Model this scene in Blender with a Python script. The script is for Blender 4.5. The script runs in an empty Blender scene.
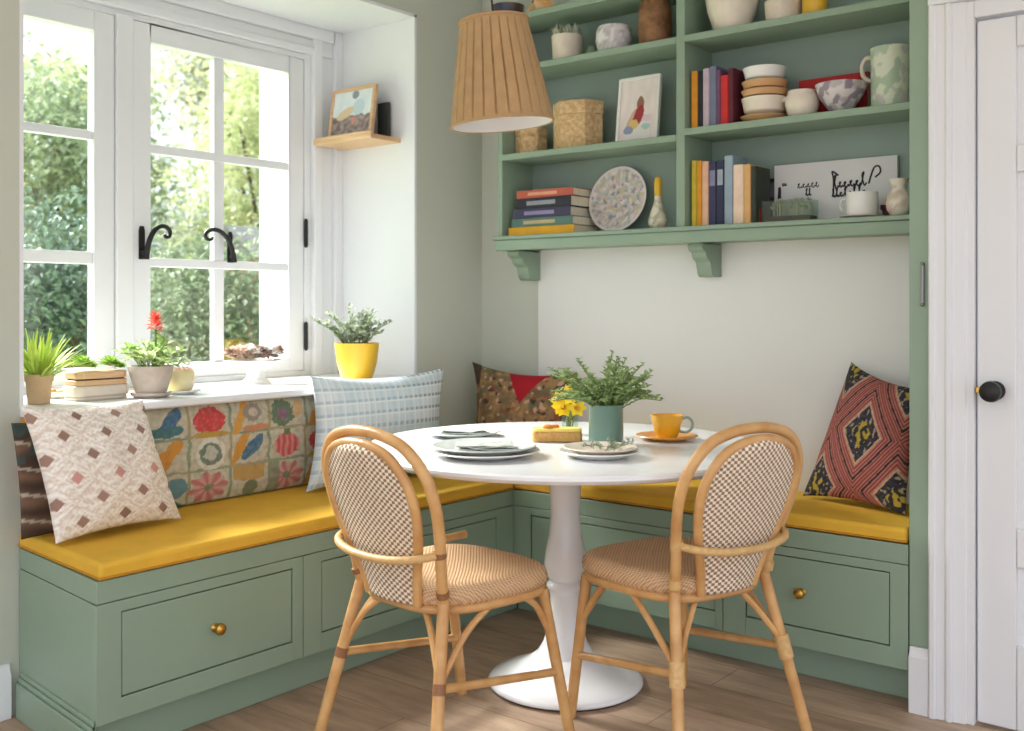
import bpy, bmesh, math, random
from mathutils import Vector, Matrix, noise
R = random.Random(7)
C = bpy.context.scene.collection
PI = math.pi
def lin(c):
    return tuple(((v/255)/12.92 if v/255 <= .04045 else ((v/255+.055)/1.055)**2.4) for v in c)
# ------------------------------------------------------------------ materials
def newmat(name):
    m = bpy.data.materials.new(name); m.use_nodes = True
    nt = m.node_tree
    return m, nt, nt.nodes['Principled BSDF']
def N(nt, typ, **kw):
    n = nt.nodes.new(typ)
    for k, v in kw.items():
        if k in n.inputs.keys(): n.inputs[k].default_value = v
        else: setattr(n, k, v)
    return n
def P(name, rgb, rough=.5, var=.06, scale=12, bump=0, bscale=60, metal=0, spec=.5, coat=0, rgb2=None, stretch=None):
    """plain surface with gentle procedural variation"""
    m, nt, b = newmat(name)
    c = lin(rgb); d = lin(rgb2) if rgb2 else tuple(v*(1-var*2) for v in c)
    tc = N(nt, 'ShaderNodeTexCoord'); src = tc.outputs['Object']
    if stretch:
        mp = N(nt, 'ShaderNodeMapping'); mp.inputs['Scale'].default_value = stretch
        nt.links.new(src, mp.inputs['Vector']); src = mp.outputs['Vector']
    nz = N(nt, 'ShaderNodeTexNoise', Scale=scale, Detail=4.0)
    nt.links.new(src, nz.inputs['Vector'])
    cr = N(nt, 'ShaderNodeValToRGB')
    cr.color_ramp.elements[0].position = .35; cr.color_ramp.elements[1].position = .65
    cr.color_ramp.elements[0].color = (*d, 1); cr.color_ramp.elements[1].color = (*c, 1)
    nt.links.new(nz.outputs['Fac'], cr.inputs['Fac']); nt.links.new(cr.outputs['Color'], b.inputs['Base Color'])
    b.inputs['Roughness'].default_value = rough; b.inputs['Metallic'].default_value = metal
    b.inputs['Specular IOR Level'].default_value = spec; b.inputs['Coat Weight'].default_value = coat
    if bump:
        n2 = N(nt, 'ShaderNodeTexNoise', Scale=bscale, Detail=3.0); nt.links.new(src, n2.inputs['Vector'])
        bp = N(nt, 'ShaderNodeBump', Strength=bump, Distance=.01); nt.links.new(n2.outputs['Fac'], bp.inputs['Height'])
        nt.links.new(bp.outputs['Normal'], b.inputs['Normal'])
    return m
def VC(name, rough=.85, bump=.25, bscale=250):
    """surface whose own pattern is stored per vertex"""
    m, nt, b = newmat(name)
    a = N(nt, 'ShaderNodeAttribute'); a.attribute_name = 'Col'
    tc = N(nt, 'ShaderNodeTexCoord')
    nz = N(nt, 'ShaderNodeTexNoise', Scale=bscale, Detail=2.0); nt.links.new(tc.outputs['Object'], nz.inputs['Vector'])
    mx = N(nt, 'ShaderNodeMixRGB', blend_type='OVERLAY'); mx.inputs['Fac'].default_value = .12
    nt.links.new(a.outputs['Color'], mx.inputs['Color1']); nt.links.new(nz.outputs['Color'], mx.inputs['Color2'])
    nt.links.new(mx.outputs['Color'], b.inputs['Base Color'])
    bp = N(nt, 'ShaderNodeBump', Strength=bump, Distance=.004); nt.links.new(nz.outputs['Fac'], bp.inputs['Height'])
    nt.links.new(bp.outputs['Normal'], b.inputs['Normal'])
    b.inputs['Roughness'].default_value = rough; b.inputs['Specular IOR Level'].default_value = .3
    return m
def weave(name, light, dark, fu, fv, lo=-.1, hi=.45, rough=.6):
    m, nt, b = newmat(name)
    uv = N(nt, 'ShaderNodeTexCoord'); sp = N(nt, 'ShaderNodeSeparateXYZ'); nt.links.new(uv.outputs['UV'], sp.inputs[0])
    outs = []
    for ax, f in ((0, fu), (1, fv)):
        mu = N(nt, 'ShaderNodeMath', operation='MULTIPLY'); mu.inputs[1].default_value = f*PI
        nt.links.new(sp.outputs[ax], mu.inputs[0])
        si = N(nt, 'ShaderNodeMath', operation='SINE'); nt.links.new(mu.outputs[0], si.inputs[0]); outs.append(si)
    pr = N(nt, 'ShaderNodeMath', operation='MULTIPLY'); nt.links.new(outs[0].outputs[0], pr.inputs[0]); nt.links.new(outs[1].outputs[0], pr.inputs[1])
    nz = N(nt, 'ShaderNodeTexNoise', Scale=22.0, Detail=2.0); nt.links.new(uv.outputs['UV'], nz.inputs['Vector'])
    ad = N(nt, 'ShaderNodeMath', operation='MULTIPLY_ADD'); ad.inputs[1].default_value = .5; ad.inputs[2].default_value = -.25
    nt.links.new(nz.outputs['Fac'], ad.inputs[0])
    sm = N(nt, 'ShaderNodeMath', operation='ADD'); nt.links.new(pr.outputs[0], sm.inputs[0]); nt.links.new(ad.outputs[0], sm.inputs[1])
    mr = N(nt, 'ShaderNodeMapRange'); mr.inputs['From Min'].default_value = lo; mr.inputs['From Max'].default_value = hi
    nt.links.new(sm.outputs[0], mr.inputs['Value'])
    mx = N(nt, 'ShaderNodeMixRGB'); mx.inputs['Color1'].default_value = (*lin(dark), 1); mx.inputs['Color2'].default_value = (*lin(light), 1)
    nt.links.new(mr.outputs[0], mx.inputs['Fac']); nt.links.new(mx.outputs[0], b.inputs['Base Color'])
    bp = N(nt, 'ShaderNodeBump', Strength=.5, Distance=.004); nt.links.new(mr.outputs[0], bp.inputs['Height']); nt.links.new(bp.outputs['Normal'], b.inputs['Normal'])
    b.inputs['Roughness'].default_value = rough
    return m
def leafmat(name, a, b_, trans=.35, rough=.5):
    m, nt, b = newmat(name)
    oi = N(nt, 'ShaderNodeNewGeometry')
    mx = N(nt, 'ShaderNodeMixRGB'); mx.inputs['Color1'].default_value = (*lin(a), 1); mx.inputs['Color2'].default_value = (*lin(b_), 1)
    nt.links.new(oi.outputs['Random Per Island'], mx.inputs['Fac']); nt.links.new(mx.outputs[0], b.inputs['Base Color'])
    b.inputs['Roughness'].default_value = rough; b.inputs['Specular IOR Level'].default_value = .3
    tr = N(nt, 'ShaderNodeBsdfTranslucent'); nt.links.new(mx.outputs[0], tr.inputs['Color'])
    ms = N(nt, 'ShaderNodeMixShader'); ms.inputs[0].default_value = trans
    nt.links.new(b.outputs[0], ms.inputs[1]); nt.links.new(tr.outputs[0], ms.inputs[2])
    nt.links.new(ms.outputs[0], nt.nodes['Material Output'].inputs['Surface'])
    return m
def glassmat(name, tint=(250, 252, 250), gloss=.06):
    m, nt, b = newmat(name)
    t = N(nt, 'ShaderNodeBsdfTransparent'); t.inputs[0].default_value = (*lin(tint), 1)
    g = N(nt, 'ShaderNodeBsdfGlossy'); g.inputs['Roughness'].default_value = .02
    ms = N(nt, 'ShaderNodeMixShader'); ms.inputs[0].default_value = gloss
    nt.links.new(t.outputs[0], ms.inputs[1]); nt.links.new(g.outputs[0], ms.inputs[2])
    nt.links.new(ms.outputs[0], nt.nodes['Material Output'].inputs['Surface'])
    return m
def floormat():
    m, nt, b = newmat('oak_floor')
    tc = N(nt, 'ShaderNodeTexCoord'); mp = N(nt, 'ShaderNodeMapping'); mp.inputs['Rotation'].default_value = (0, 0, .0)
    nt.links.new(tc.outputs['Object'], mp.inputs['Vector'])
    br = N(nt, 'ShaderNodeTexBrick', Scale=1.0); br.offset = .37
    br.inputs['Color1'].default_value = (*lin((176, 152, 131)), 1); br.inputs['Color2'].default_value = (*lin((162, 137, 116)), 1)
    br.inputs['Mortar'].default_value = (*lin((140, 112, 90)), 1)
    br.inputs['Mortar Size'].default_value = .0022; br.inputs['Brick Width'].default_value = 1.5; br.inputs['Row Height'].default_value = .19
    nt.links.new(mp.outputs[0], br.inputs['Vector'])
    m2 = N(nt, 'ShaderNodeMapping'); m2.inputs['Scale'].default_value = (1.6, 9, 1); nt.links.new(tc.outputs['Object'], m2.inputs['Vector'])
    nz = N(nt, 'ShaderNodeTexNoise', Scale=2.2, Detail=6.0, Roughness=.65); nt.links.new(m2.outputs[0], nz.inputs['Vector'])
    cr = N(nt, 'ShaderNodeValToRGB'); cr.color_ramp.elements[0].color = (.35, .33, .31, 1); cr.color_ramp.elements[1].color = (.72, .71, .70, 1)
    cr.color_ramp.elements[0].position = .3; cr.color_ramp.elements[1].position = .7
    nt.links.new(nz.outputs['Fac'], cr.inputs[0])
    mx = N(nt, 'ShaderNodeMixRGB', blend_type='OVERLAY'); mx.inputs[0].default_value = .75
    nt.links.new(br.outputs['Color'], mx.inputs[1]); nt.links.new(cr.outputs[0], mx.inputs[2]); nt.links.new(mx.outputs[0], b.inputs['Base Color'])
    b.inputs['Roughness'].default_value = .5
    return m
GREEN = (142, 163, 142)
M = dict(
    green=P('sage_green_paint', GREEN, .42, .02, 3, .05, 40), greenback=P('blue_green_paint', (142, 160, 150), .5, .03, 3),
    sage=P('sage_wall_paint', (197, 200, 187), .8, .015, 2), white=P('white_paint', (233, 235, 238), .4, .01, 3),
    cream=P('cream_gloss_paint', (230, 229, 225), .3, .012, 2), ceil=P('ceiling_paint', (240, 240, 238), .9, .01, 2),
    doorw=P('door_paint', (229, 229, 232), .45, .01, 3), yellow=P('mustard_fabric', (232, 182, 66), .85, .05, 9, .25, 500, spec=.2),
    piping=P('mustard_piping', (196, 138, 30), .85, .05, 30), brass=P('aged_brass', (205, 160, 80), .28, .05, 30, metal=1),
    rattan=P('rattan_cane', (214, 168, 110), .38, .1, 14, .1, 70, rgb2=(194, 142, 86)), rattand=P('rattan_binding', (150, 102, 66), .5, .1, 200),
    rattanl=P('rattan_wrap', (218, 176, 116), .45, .1, 80), iron=P('black_iron', (34, 34, 36), .45, .05, 30, .2, 90, metal=.3),
    tablew=P('white_lacquer', (238, 238, 240), .22, .01, 3), chinaw=P('white_china', (236, 234, 230), .25, .02, 8), chinag=P('grey_china', (214, 218, 214), .35, .04, 18),
    linen=P('linen', (206, 210, 202), .9, .08, 30, .5, 150), oak=P('pale_oak', (222, 184, 142), .5, .08, 6, .1, 60, rgb2=(206, 166, 124), stretch=(1, 1, 12)),
    terra=P('pale_terracotta', (214, 180, 140), .8, .05, 20, .2, 120), soil=P('soil', (70, 54, 42), .95, .15, 60, .6, 90),
    stonew=P('creamy_stoneware', (226, 212, 196), .6, .05, 25, .15, 90), clay=P('weathered_pale_clay', (206, 190, 176), .8, .08, 16, .3, 80),
    ypot=P('yellow_glaze', (236, 184, 48), .35, .03, 10), ycup=P('yellow_cup_glaze', (234, 172, 40), .25, .04, 10), saucer=P('ochre_saucer', (216, 150, 66), .35, .05, 12),
    vase=P('green_enamel', (102, 130, 116), .3, .04, 8), greyhandle=P('grey_green_glaze', (150, 165, 150), .3, .04, 10),
    stem=P('stem_green', (112, 138, 66), .6, .08, 30), bark=P('bark', (96, 78, 62), .9, .15, 14, .6, 30),
    leafdark=leafmat('herb_leaf', (116, 140, 84), (174, 190, 138)), leafgrey=leafmat('grey_green_leaf', (128, 140, 116), (184, 192, 168)),
    leafbright=leafmat('bright_leaf', (170, 200, 70), (214, 228, 120)), succ=leafmat('succulent_leaf', (110, 160, 50), (170, 200, 90)),
    daff=leafmat('daffodil_petal', (246, 214, 30), (252, 228, 70), .25), tulip=leafmat('red_petal', (222, 76, 70), (240, 130, 112), .25),
    blush=leafmat('dried_petal', (224, 178, 160), (240, 222, 210), .2), whitep=leafmat('white_petal', (240, 238, 232), (250, 248, 244), .2),
    g1=leafmat('garden_leaf_yellowgreen', (178, 186, 138), (216, 220, 184), .3), g2=leafmat('garden_leaf_green', (112, 128, 102), (166, 178, 150), .25),
    g3=leafmat('garden_leaf_deep', (84, 104, 92), (130, 148, 132), .22), g4=leafmat('garden_leaf_olive', (144, 146, 126), (192, 192, 170), .25),
    shadefab=P('pleated_linen', (190, 154, 110), .9, .05, 30, .3, 200), shadein=P('white_lining', (240, 238, 236), .8, .01, 5), cord=P('dark_cord', (60, 52, 46), .7),
    wicker=P('seagrass_box', (228, 198, 152), .8, .12, 60, .8, 130, rgb2=(200, 160, 112)), wood=P('turned_wood', (150, 106, 70), .6, .12, 20, .6, 60, rgb2=(112, 76, 48)),
    paper=P('book_pages', (232, 220, 196), .9, .05, 80), photo=VC('picture_print', .5, 0), cloth=VC('printed_cloth'), rug=VC('woven_wool', .95, .6, 220),
    glass=glassmat('window_glass'), jarglass=glassmat('clear_glass', (240, 246, 242), .06), grass=P('lawn', (150, 176, 100), .95, .15, 3), brick=P('outhouse_brick', (206, 150, 120), .9, .1, 10, .4, 20),
    cakem=P('sponge_crumb', (214, 164, 96), .9, .1, 60, .5, 120), icing=P('lemon_icing', (246, 214, 110), .6, .04, 20), orange=P('candied_orange', (232, 140, 44), .5, .08, 40),
    seat=weave('woven_cane_seat', (224, 188, 146), (186, 142, 104), 170, 170, -.6, .6), panel=weave('open_cane_weave', (246, 234, 212), (150, 112, 86), 36, 52, -.25, .25),
    glaze=P('cream_glaze', (232, 220, 204), .3, .05, 12), tan=P('tan_glaze', (216, 168, 118), .4, .06, 20), redbox=P('red_linen', (186, 36, 36), .7, .05, 30),
    speck=VC('sponged_pottery', .35, 0), black=P('black_board', (30, 32, 38), .5), steel=P('dull_steel', (140, 140, 136), .4, .04, 20, metal=.9))
_bk = {}
def bookmat(rgb):
    if rgb not in _bk: _bk[rgb] = P('book_cloth', rgb, .7, .06, 30, .1, 200)
    return _bk[rgb]
# ------------------------------------------------------------------ mesh helpers
def BM(): return bmesh.new()
def box(bm, x0, x1, y0, y1, z0, z1):
    v = [bm.verts.new((x, y, z)) for z in (z0, z1) for x, y in ((x0, y0), (x1, y0), (x1, y1), (x0, y1))]
    for f in ((3, 2, 1, 0), (4, 5, 6, 7), (0, 1, 5, 4), (1, 2, 6, 5), (2, 3, 7, 6), (3, 0, 4, 7)): bm.faces.new([v[i] for i in f])
    return v
def prism(bm, poly, axis, a, b):
    """polygon in the two other axes, extruded along axis from a to b"""
    def pt(p, t): return {'x': (t, p[0], p[1]), 'y': (p[0], t, p[1]), 'z': (p[0], p[1], t)}[axis]
    A = [bm.verts.new(pt(p, a)) for p in poly]; B = [bm.verts.new(pt(p, b)) for p in poly]
    n = len(poly); bm.faces.new(A[::-1]); bm.faces.new(B)
    for i in range(n): bm.faces.new((A[i], A[(i+1) % n], B[(i+1) % n], B[i]))
def tube(bm, pts, r, seg=10, closed=False):
    pts = [Vector(p) for p in pts]; n = len(pts); rs = r if isinstance(r, (list, tuple)) else [r]*n
    rings = []; up = None
    for i, p in enumerate(pts):
        if closed: t = pts[(i+1) % n]-pts[i-1]
        else: t = pts[min(i+1, n-1)]-pts[max(i-1, 0)]
        t.normalize()
        if up is None:
            up = Vector((0, 0, 1)) if abs(t.z) < .9 else Vector((1, 0, 0))
        up = (up - t*up.dot(t)); up.normalize(); s = t.cross(up)
        rings.append([bm.verts.new(p+(up*math.cos(k*2*PI/seg)+s*math.sin(k*2*PI/seg))*rs[i]) for k in range(seg)])
    for i in range(n if closed else n-1):
        a = rings[i]; b = rings[(i+1) % n]
        for k in range(seg): bm.faces.new((a[k], b[k], b[(k+1) % seg], a[(k+1) % seg]))
    if not closed: bm.faces.new(rings[0]); bm.faces.new(rings[-1][::-1])
def cat(pts, n=6, closed=False):
    pts = [Vector(p) for p in pts]; out = []; L = len(pts)
    for i in range(L if closed else L-1):
        g = lambda k: pts[k % L] if closed else pts[max(0, min(L-1, k))]
        p0, p1, p2, p3 = g(i-1), g(i), g(i+1), g(i+2)
        for j in range(n):
            t = j/n
            out.append(.5*((2*p1)+(p2-p0)*t+(2*p0-5*p1+4*p2-p3)*t*t+(3*p1-p0-3*p2+p3)*t**3))
    if not closed: out.append(pts[-1])
    return out
def lathe(bm, prof, seg=32, c=(0, 0, 0), mat=None, fn=None):
    rings = []
    for r, z in prof:
        ring = []
        for k in range(seg):
            a = k*2*PI/seg; rr = r*(fn(a, z) if fn else 1)
            v = Vector((rr*math.cos(a), rr*math.sin(a), z))
            if mat: v = mat @ v
            ring.append(bm.verts.new(v+Vector(c)))
        rings.append(ring)
    for a, b in zip(rings, rings[1:]):
        for k in range(seg): bm.faces.new((a[k], a[(k+1) % seg], b[(k+1) % seg], b[k]))
    if prof[0][0] > 0: bm.faces.new(rings[0][::-1])
    if prof[-1][0] > 0: bm.faces.new(rings[-1])
def ball(bm, c, r, sq=(1, 1, 1), u=14, v=9):
    mt = Matrix.Translation(Vector(c)) @ Matrix.Diagonal((*sq, 1))
    bmesh.ops.create_uvsphere(bm, u_segments=u, v_segments=v, radius=r, matrix=mt)
def leaf(bm, p, d, L, W, up=(0, 0, 1), fold=.25):
    p = Vector(p); d = Vector(d).normalized(); s = d.cross(Vector(up))
    if s.length < .05: s = Vector((1, 0, 0))
    s.normalize(); n = s.cross(d)
    a = bm.verts.new(p); t = bm.verts.new(p+d*L-n*L*.08)
    l = bm.verts.new(p+d*L*.45+s*W*.5+n*W*fold); r = bm.verts.new(p+d*L*.45-s*W*.5+n*W*fold); m = bm.verts.new(p+d*L*.5)
    for f in ((a, m, l), (a, r, m), (m, t, l), (m, r, t)): bm.faces.new(f)
def obj(name, bm, mat, parent=None, bevel=0, loc=None, flat=False, ang=38, world=True):
    bmesh.ops.remove_doubles(bm, verts=bm.verts, dist=1e-6)
    bmesh.ops.recalc_face_normals(bm, faces=bm.faces)
    me = bpy.data.meshes.new(name); bm.to_mesh(me); bm.free()
    if not flat:
        me.polygons.foreach_set('use_smooth', [True]*len(me.polygons)); me.set_sharp_from_angle(angle=math.radians(ang))
    me.materials.append(mat if not isinstance(mat, str) else M[mat])
    o = bpy.data.objects.new(name, me); C.objects.link(o)
    if parent is not None:
        o.parent = parent
        if world:
            q = Vector((0, 0, 0)); p = parent
            while p is not None: q += p.location; p = p.parent
            o.location = -q
    if loc: o.location = loc
    if bevel:
        b = o.modifiers.new('bevel', 'BEVEL'); b.width = bevel; b.segments = 2; b.limit_method = 'ANGLE'; b.angle_limit = math.radians(40)
    return o
def tag(o, label=None, catg=None, group=None, kind=None):
    if label: o['label'] = label
    if catg: o['category'] = catg
    if group: o['group'] = group
    if kind: o['kind'] = kind
    return o
def thing(name, label, catg, loc, rz=0, group=None):
    o = bpy.data.objects.new(name, None); C.objects.link(o); o.location = loc; o.rotation_euler = (0, 0, rz)
    o.empty_display_size = .05
    return tag(o, label, catg, group)
def struct(name, bm, mat, bevel=0, label=None, catg=None):
    o = obj(name, bm, mat, None, bevel); return tag(o, label, catg, None, 'structure')
def lobj(name, bm, mat, parent, bevel=0, **k): return obj(name, bm, mat, parent, bevel, world=False, **k)
def one(name, bm, mat, loc, label, catg, group=None, bevel=0, **k):
    return tag(obj(name, bm, mat, None, bevel, loc=loc, **k), label, catg, group)
def paint(o, fn):
    me = o.data; ca = me.color_attributes.new('Col', 'FLOAT_COLOR', 'POINT'); buf = []
    for v in me.vertices: buf += [*lin(fn(v.co)), 1]
    ca.data.foreach_set('color', buf)
def mixc(a, b, t):
    t = max(0, min(1, t)); return tuple(x+(y-x)*t for x, y in zip(a, b))
def nz(x, y, z=0): return noise.noise(Vector((x, y, z)))

# ------------------------------------------------------------------ room shell
XW, XG = -2.93, -3.40            # left wall face, window plane
YB = 3.46                        # back wall
YD = 3.05                        # door wall face
R0, R1 = 1.43, 3.05              # window recess along Y
ZH = 2.325                       # recess head
bm = BM(); box(bm, -3.6, 2.2, -2.6, 3.7, -.05, 0); struct('floor', bm, floormat())
bm = BM(); box(bm, -3.6, 2.2, -.6, 3.7, 2.62, 2.68); struct('ceiling', bm, 'ceil')
bm = BM()
box(bm, -3.6, XW, -1.4, R0, 0, 2.62); box(bm, -3.6, XW, R1, 3.6, 0, 2.62)
box(bm, -3.6, XW, R0, R1, ZH+.012, 2.62); box(bm, -3.6, XW, R0, R1, 0, .842)
struct('wall_left', bm, 'sage')
bm = BM()
box(bm, XG-.03, XW-.0005, R1-.012, R1, .865, ZH+.012); box(bm, XG-.03, XW-.0005, R0, R0+.012, .865, ZH+.012); box(bm, XG-.03, XW-.0005, R0, R1, ZH, ZH+.012)
struct('trim_1', bm, 'white')      # white recess lining
bm = BM(); box(bm, XW, -.907, YB, 3.6, 0, 2.62); struct('wall_back', bm, 'sage')
bm = BM(); box(bm, -2.612, -.966, YB-.014, YB, .50, 1.40); struct('trim_2', bm, 'cream', .0012)   # smooth cream splashback below shelves; sage left of it stands in for soft shading
bm = BM(); box(bm, -.905, -.792-.012, YD+.004, 3.6, 0, 2.62); box(bm, -.80, 0.10, YD+.05, 3.6, 2.0, 2.62); box(bm, .1, 2.2, YD+.004, 3.6, 0, 2.62)
struct('wall_right', bm, 'white')
# door casing with moulded section
bm = BM()
prof = [(-.907, YD+.02), (-.907, 3.012), (-.902, 3.004), (-.890, 3.004), (-.885, 3.012), (-.862, 3.014), (-.858, 3.008), (-.846, 3.008), (-.842, 3.018), (-.812, 3.022), (-.808, 3.03), (-.79, 3.03), (-.79, YD+.06)]
prism(bm, prof, 'z', 0, 1.9995)
box(bm, -.7895, .1, 3.03, YD+.06, 1.952, 1.9995); box(bm, -.907, .1, 3.006, YD+.06, 2.0, 2.09)
struct('trim_3', bm, 'doorw', .002)
bm = BM(); prism(bm, [(3.1, 0), (3.012, 0), (3.012, .16), (3.02, .17), (3.022, .187), (3.1, .187)], 'x', -.962, -.9072); struct('baseboard_right', bm, 'doorw', .002)
bm = BM(); prism(bm, [(XW, 0), (XW+.018, 0), (XW+.018, .12), (XW+.010, .135), (XW+.008, .153), (XW, .153)], 'y', -1.4, 1.40); struct('baseboard_left', bm, 'white', .002)
# door with raised mouldings
bm = BM(); x0, x1 = -.786, .02
def dframe(bm, y0, y1):
    box(bm, x0, x0+.10, y0, y1, .008, 1.944); box(bm, x1-.10, x1, y0, y1, .008, 1.944)
    rl = ((.008, .236), (.448, .554), (1.52, 1.595), (1.86, 1.944))
    for a, b in rl: box(bm, x0+.1005, x1-.1005, y0, y1, a, b)
    for p_, q_ in zip(rl, rl[1:]): box(bm, -.43, -.34, y0, y1, p_[1]+.0005, q_[0]-.0005)
dframe(bm, 3.045, 3.085); box(bm, x0+.05, x1-.05, 3.058, 3.075, .1, 1.9)
door = struct('door_1', bm, 'doorw', .004)
bm = BM(); t = Matrix.Rotation(PI/2, 4, 'X')
lathe(bm, [(.0, 0), (.026, 0), (.026, .006), (.010, .010), (.010, .03), (.022, .036), (.029, .05), (.027, .064), (.014, .072), (0, .073)], 24, (-.738, 3.045, .926), t)
obj('door_knob', bm, 'iron', door)['label'] = 'round black door knob'
bm = BM(); box(bm, -.787, -.765, 3.036, 3.046, .918, .934); obj('latch', bm, 'brass', door, .001)['label'] = 'small brass latch tongue'
# window
bm = BM(); xa, xb = XG-.05, -3.385
box(bm, xa, -3.37, R0+.012, 1.36+.09, .866, ZH)
# stepped architrave: right side, head
for y0, y1, xf in ((2.995, 3.038, -3.355), (2.93, 2.995, -3.375), (2.885, 2.93, -3.362), (2.85, 2.885, -3.385)): box(bm, xa, xf, y0, y1, .866, ZH)
for z0, z1, xf in ((2.275, ZH, -3.357), (2.238, 2.275, -3.377), (2.21, 2.238, -3.364), (2.185, 2.21, -3.387)): box(bm, xa, xf, R0+.02, 2.99, z0, z1)
box(bm, xa, -3.372, 1.992, 2.056, .866, 2.19); box(bm, xa, -3.385, R0+.02, 2.86, .866, .887)
win = struct('window_1', bm, 'white', .003)
def casement(ya, yb, ga, gb, bars, cols):
    bm = BM(); f, k = -3.386, XG-.03
    for a, b in ((ya, ga), (gb, yb)): box(bm, k, f, a, b, .889, 2.183)
    box(bm, k, f, ga, gb, 2.115, 2.183); box(bm, k, f, ga, gb, .889, .942)
    for a, b in bars: box(bm, k+.006, f-.008, ga, gb, a, b)
    for a, b in cols: box(bm, k+.006, f-.010, a, b, .942, 2.115)
    o = obj('casement', bm, 'white', win, .003); o['kind'] = 'structure'
    bm = BM(); box(bm, XG-.012, XG-.008, ga-.004, gb+.004, .94, 2.117); obj('pane', bm, 'glass', o)
    return o
c1 = casement(1.445, 1.99, 1.50, 1.913, ((1.735, 1.767), (1.302, 1.346)), ())
c2 = casement(2.060, 2.846, 2.131, 2.77, ((1.714, 1.748), (1.30, 1.332)), ((2.412, 2.458),))
def monkey_tail(y, z, flip, par):
    bm = BM(); X = -3.386
    prism(bm, [(y-.011, z-.075), (y+.011, z-.075), (y+.013, z-.06), (y+.011, z-.02), (y+.011, z+.03), (y+.007, z+.045), (y-.007, z+.045), (y-.011, z+.03)], 'x', X, X+.006)
    tube(bm, [(X+.004, y, z-.05), (X+.03, y, z-.05)], .009)
    pts = [(X+.032, y+flip*a, z+b) for a, b in ((0, -.075), (.004, -.045), (.012, -.01), (.03, .025), (.055, .045), (.08, .045), (.096, .03), (.094, .012), (.08, .008), (.074, .018))]
    q = cat(pts, 5); tube(bm, q, [.011-.005*i/len(q) for i in range(len(q))], 10)
    o = obj('handle', bm, 'iron', par); o['label'] = 'black iron curled window handle'
monkey_tail(2.095, 1.40, 1, c2); monkey_tail(2.475, 1.40, -1.35, c2)
for z in (1.46, 1.03):
    bm = BM(); tube(bm, [(-3.378, 2.852, z-.055), (-3.378, 2.852, z+.055)], .009); tube(bm, [(-3.378, 2.852, z-.06), (-3.378, 2.852, z+.06)], .006); obj('hinge', bm, 'iron', c2)['label'] = 'black casement hinge'
# outer reveal
bm = BM(); box(bm, -3.62, XG-.055, 2.80, 3.05, .80, 2.4); box(bm, -3.62, XG-.055, 1.3, 1.44, .8, 2.4); box(bm, -3.66, XG-.04, 1.3, 3.05, .80, .866); struct('trim_4', bm, 'white')
# sill board
bm = BM(); prism(bm, [(XG-.03, .8425), (-2.826, .8425), (-2.82, .848), (-2.82, .860), (-2.826, .8665), (XG-.03, .8665)], 'y', R0+.001, R1-.013)
struct('window_sill', bm, 'white', .001, )
tag(bpy.data.objects['window_sill'], None, None, None, 'structure'); bpy.data.objects['window_sill'].name = 'trim_5'

# ------------------------------------------------------------------ window seat joinery
ZT = .472
def drawer(par, axis, f, a, b, za, zb, knob, lab=None):
    """inset drawer front in a face frame; axis 'x' faces +X at x=f, axis 'y' faces -Y at y=f"""
    bm = BM(); g = .0035
    if axis == 'x': box(bm, f-.02, f-.0015, a+g, b-g, za+g, zb-g)
    else: box(bm, a+g, b-g, f+.0015, f+.02, za+g, zb-g)
    d = obj('drawer', bm, 'green', par, .002)
    if knob:
        p = [(0, 0), (.012, 0), (.009, .004), (.006, .012), (.012, .016), (.0165, .023), (.0155, .030), (.008, .035), (0, .036)]
        bm = BM(); mt = Matrix.Rotation(PI/2, 4, 'Y') if axis == 'x' else Matrix.Rotation(PI/2, 4, 'X')
        lathe(bm, p, 20, (f, *knob) if axis == 'x' else (knob[0], f, knob[1]), mt)
        obj('knob', bm, 'brass', d)['label'] = 'round brass knob'
    return d
# ---- left run
FX, FY = -2.41, 3.03
lb = thing('window_seat', 'sage green window seat with one brass knob, running under the window', 'bench', (-2.66, 1.9, 0))
def skew(y): return y
E0 = 1.367; E1 = 1.427                         # end panel is not square: front and back corner
bm = BM()
# face frame with openings
zs = (.113, .413); opens = ((1.435, 1.985, .167, .385), (2.095, 2.93, .167, .385))
box(bm, FX-.025, FX, E0, 1.435, *zs); box(bm, FX-.025, FX, 1.985, 2.0235, *zs); box(bm, FX-.025, FX, 2.0265, 2.095, *zs); box(bm, FX-.025, FX, 2.93, FY+.0, *zs)
for a, b, c, d in opens: box(bm, FX-.025, FX, a, b, zs[0], c); box(bm, FX-.025, FX, a, b, d, zs[1])
box(bm, FX-.03, FX-.026, E0+.01, FY, *zs)
prism(bm, [(FX-.0005, E0), (FX-.025, E0+.02), (-2.925, E1+.02), (-2.925, E1)], 'z', .10, .413)
obj('face_frame', bm, 'green', lb, .0012)
bm = BM(); prism(bm, [(FX+.0, E0-.0), (FX-.0, FY), (-2.925, FY), (-2.925, E1)], 'z', .4155, ZT); obj('top_rail', bm, 'green', lb, .002)
bm = BM(); prism(bm, [(FX-.055, E0+.015), (FX-.055, FY+.09), (FX-.075, FY+.09), (FX-.075, E0+.015)], 'z', 0, .113)
prism(bm, [(FX+.004, E0-.018), (FX-.055, E0+.02), (-2.91, E1+.02), (-2.91, E1-.018)], 'z', 0, .098)
prism(bm, [(FX+.002, E0-.012), (FX-.04, E0+.02), (-2.91, E1+.02), (-2.91, E1-.012)], 'z', .098, .112)
prism(bm, [(FX+.001, E0-.007), (FX-.03, E0+.02), (-2.91, E1+.02), (-2.91, E1-.007)], 'z', .112, .126)
obj('plinth', bm, 'green', lb, .003)
drawer(lb, 'x', FX, *opens[0], (1.715, .276)); drawer(lb, 'x', FX, *opens[1], None)
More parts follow.
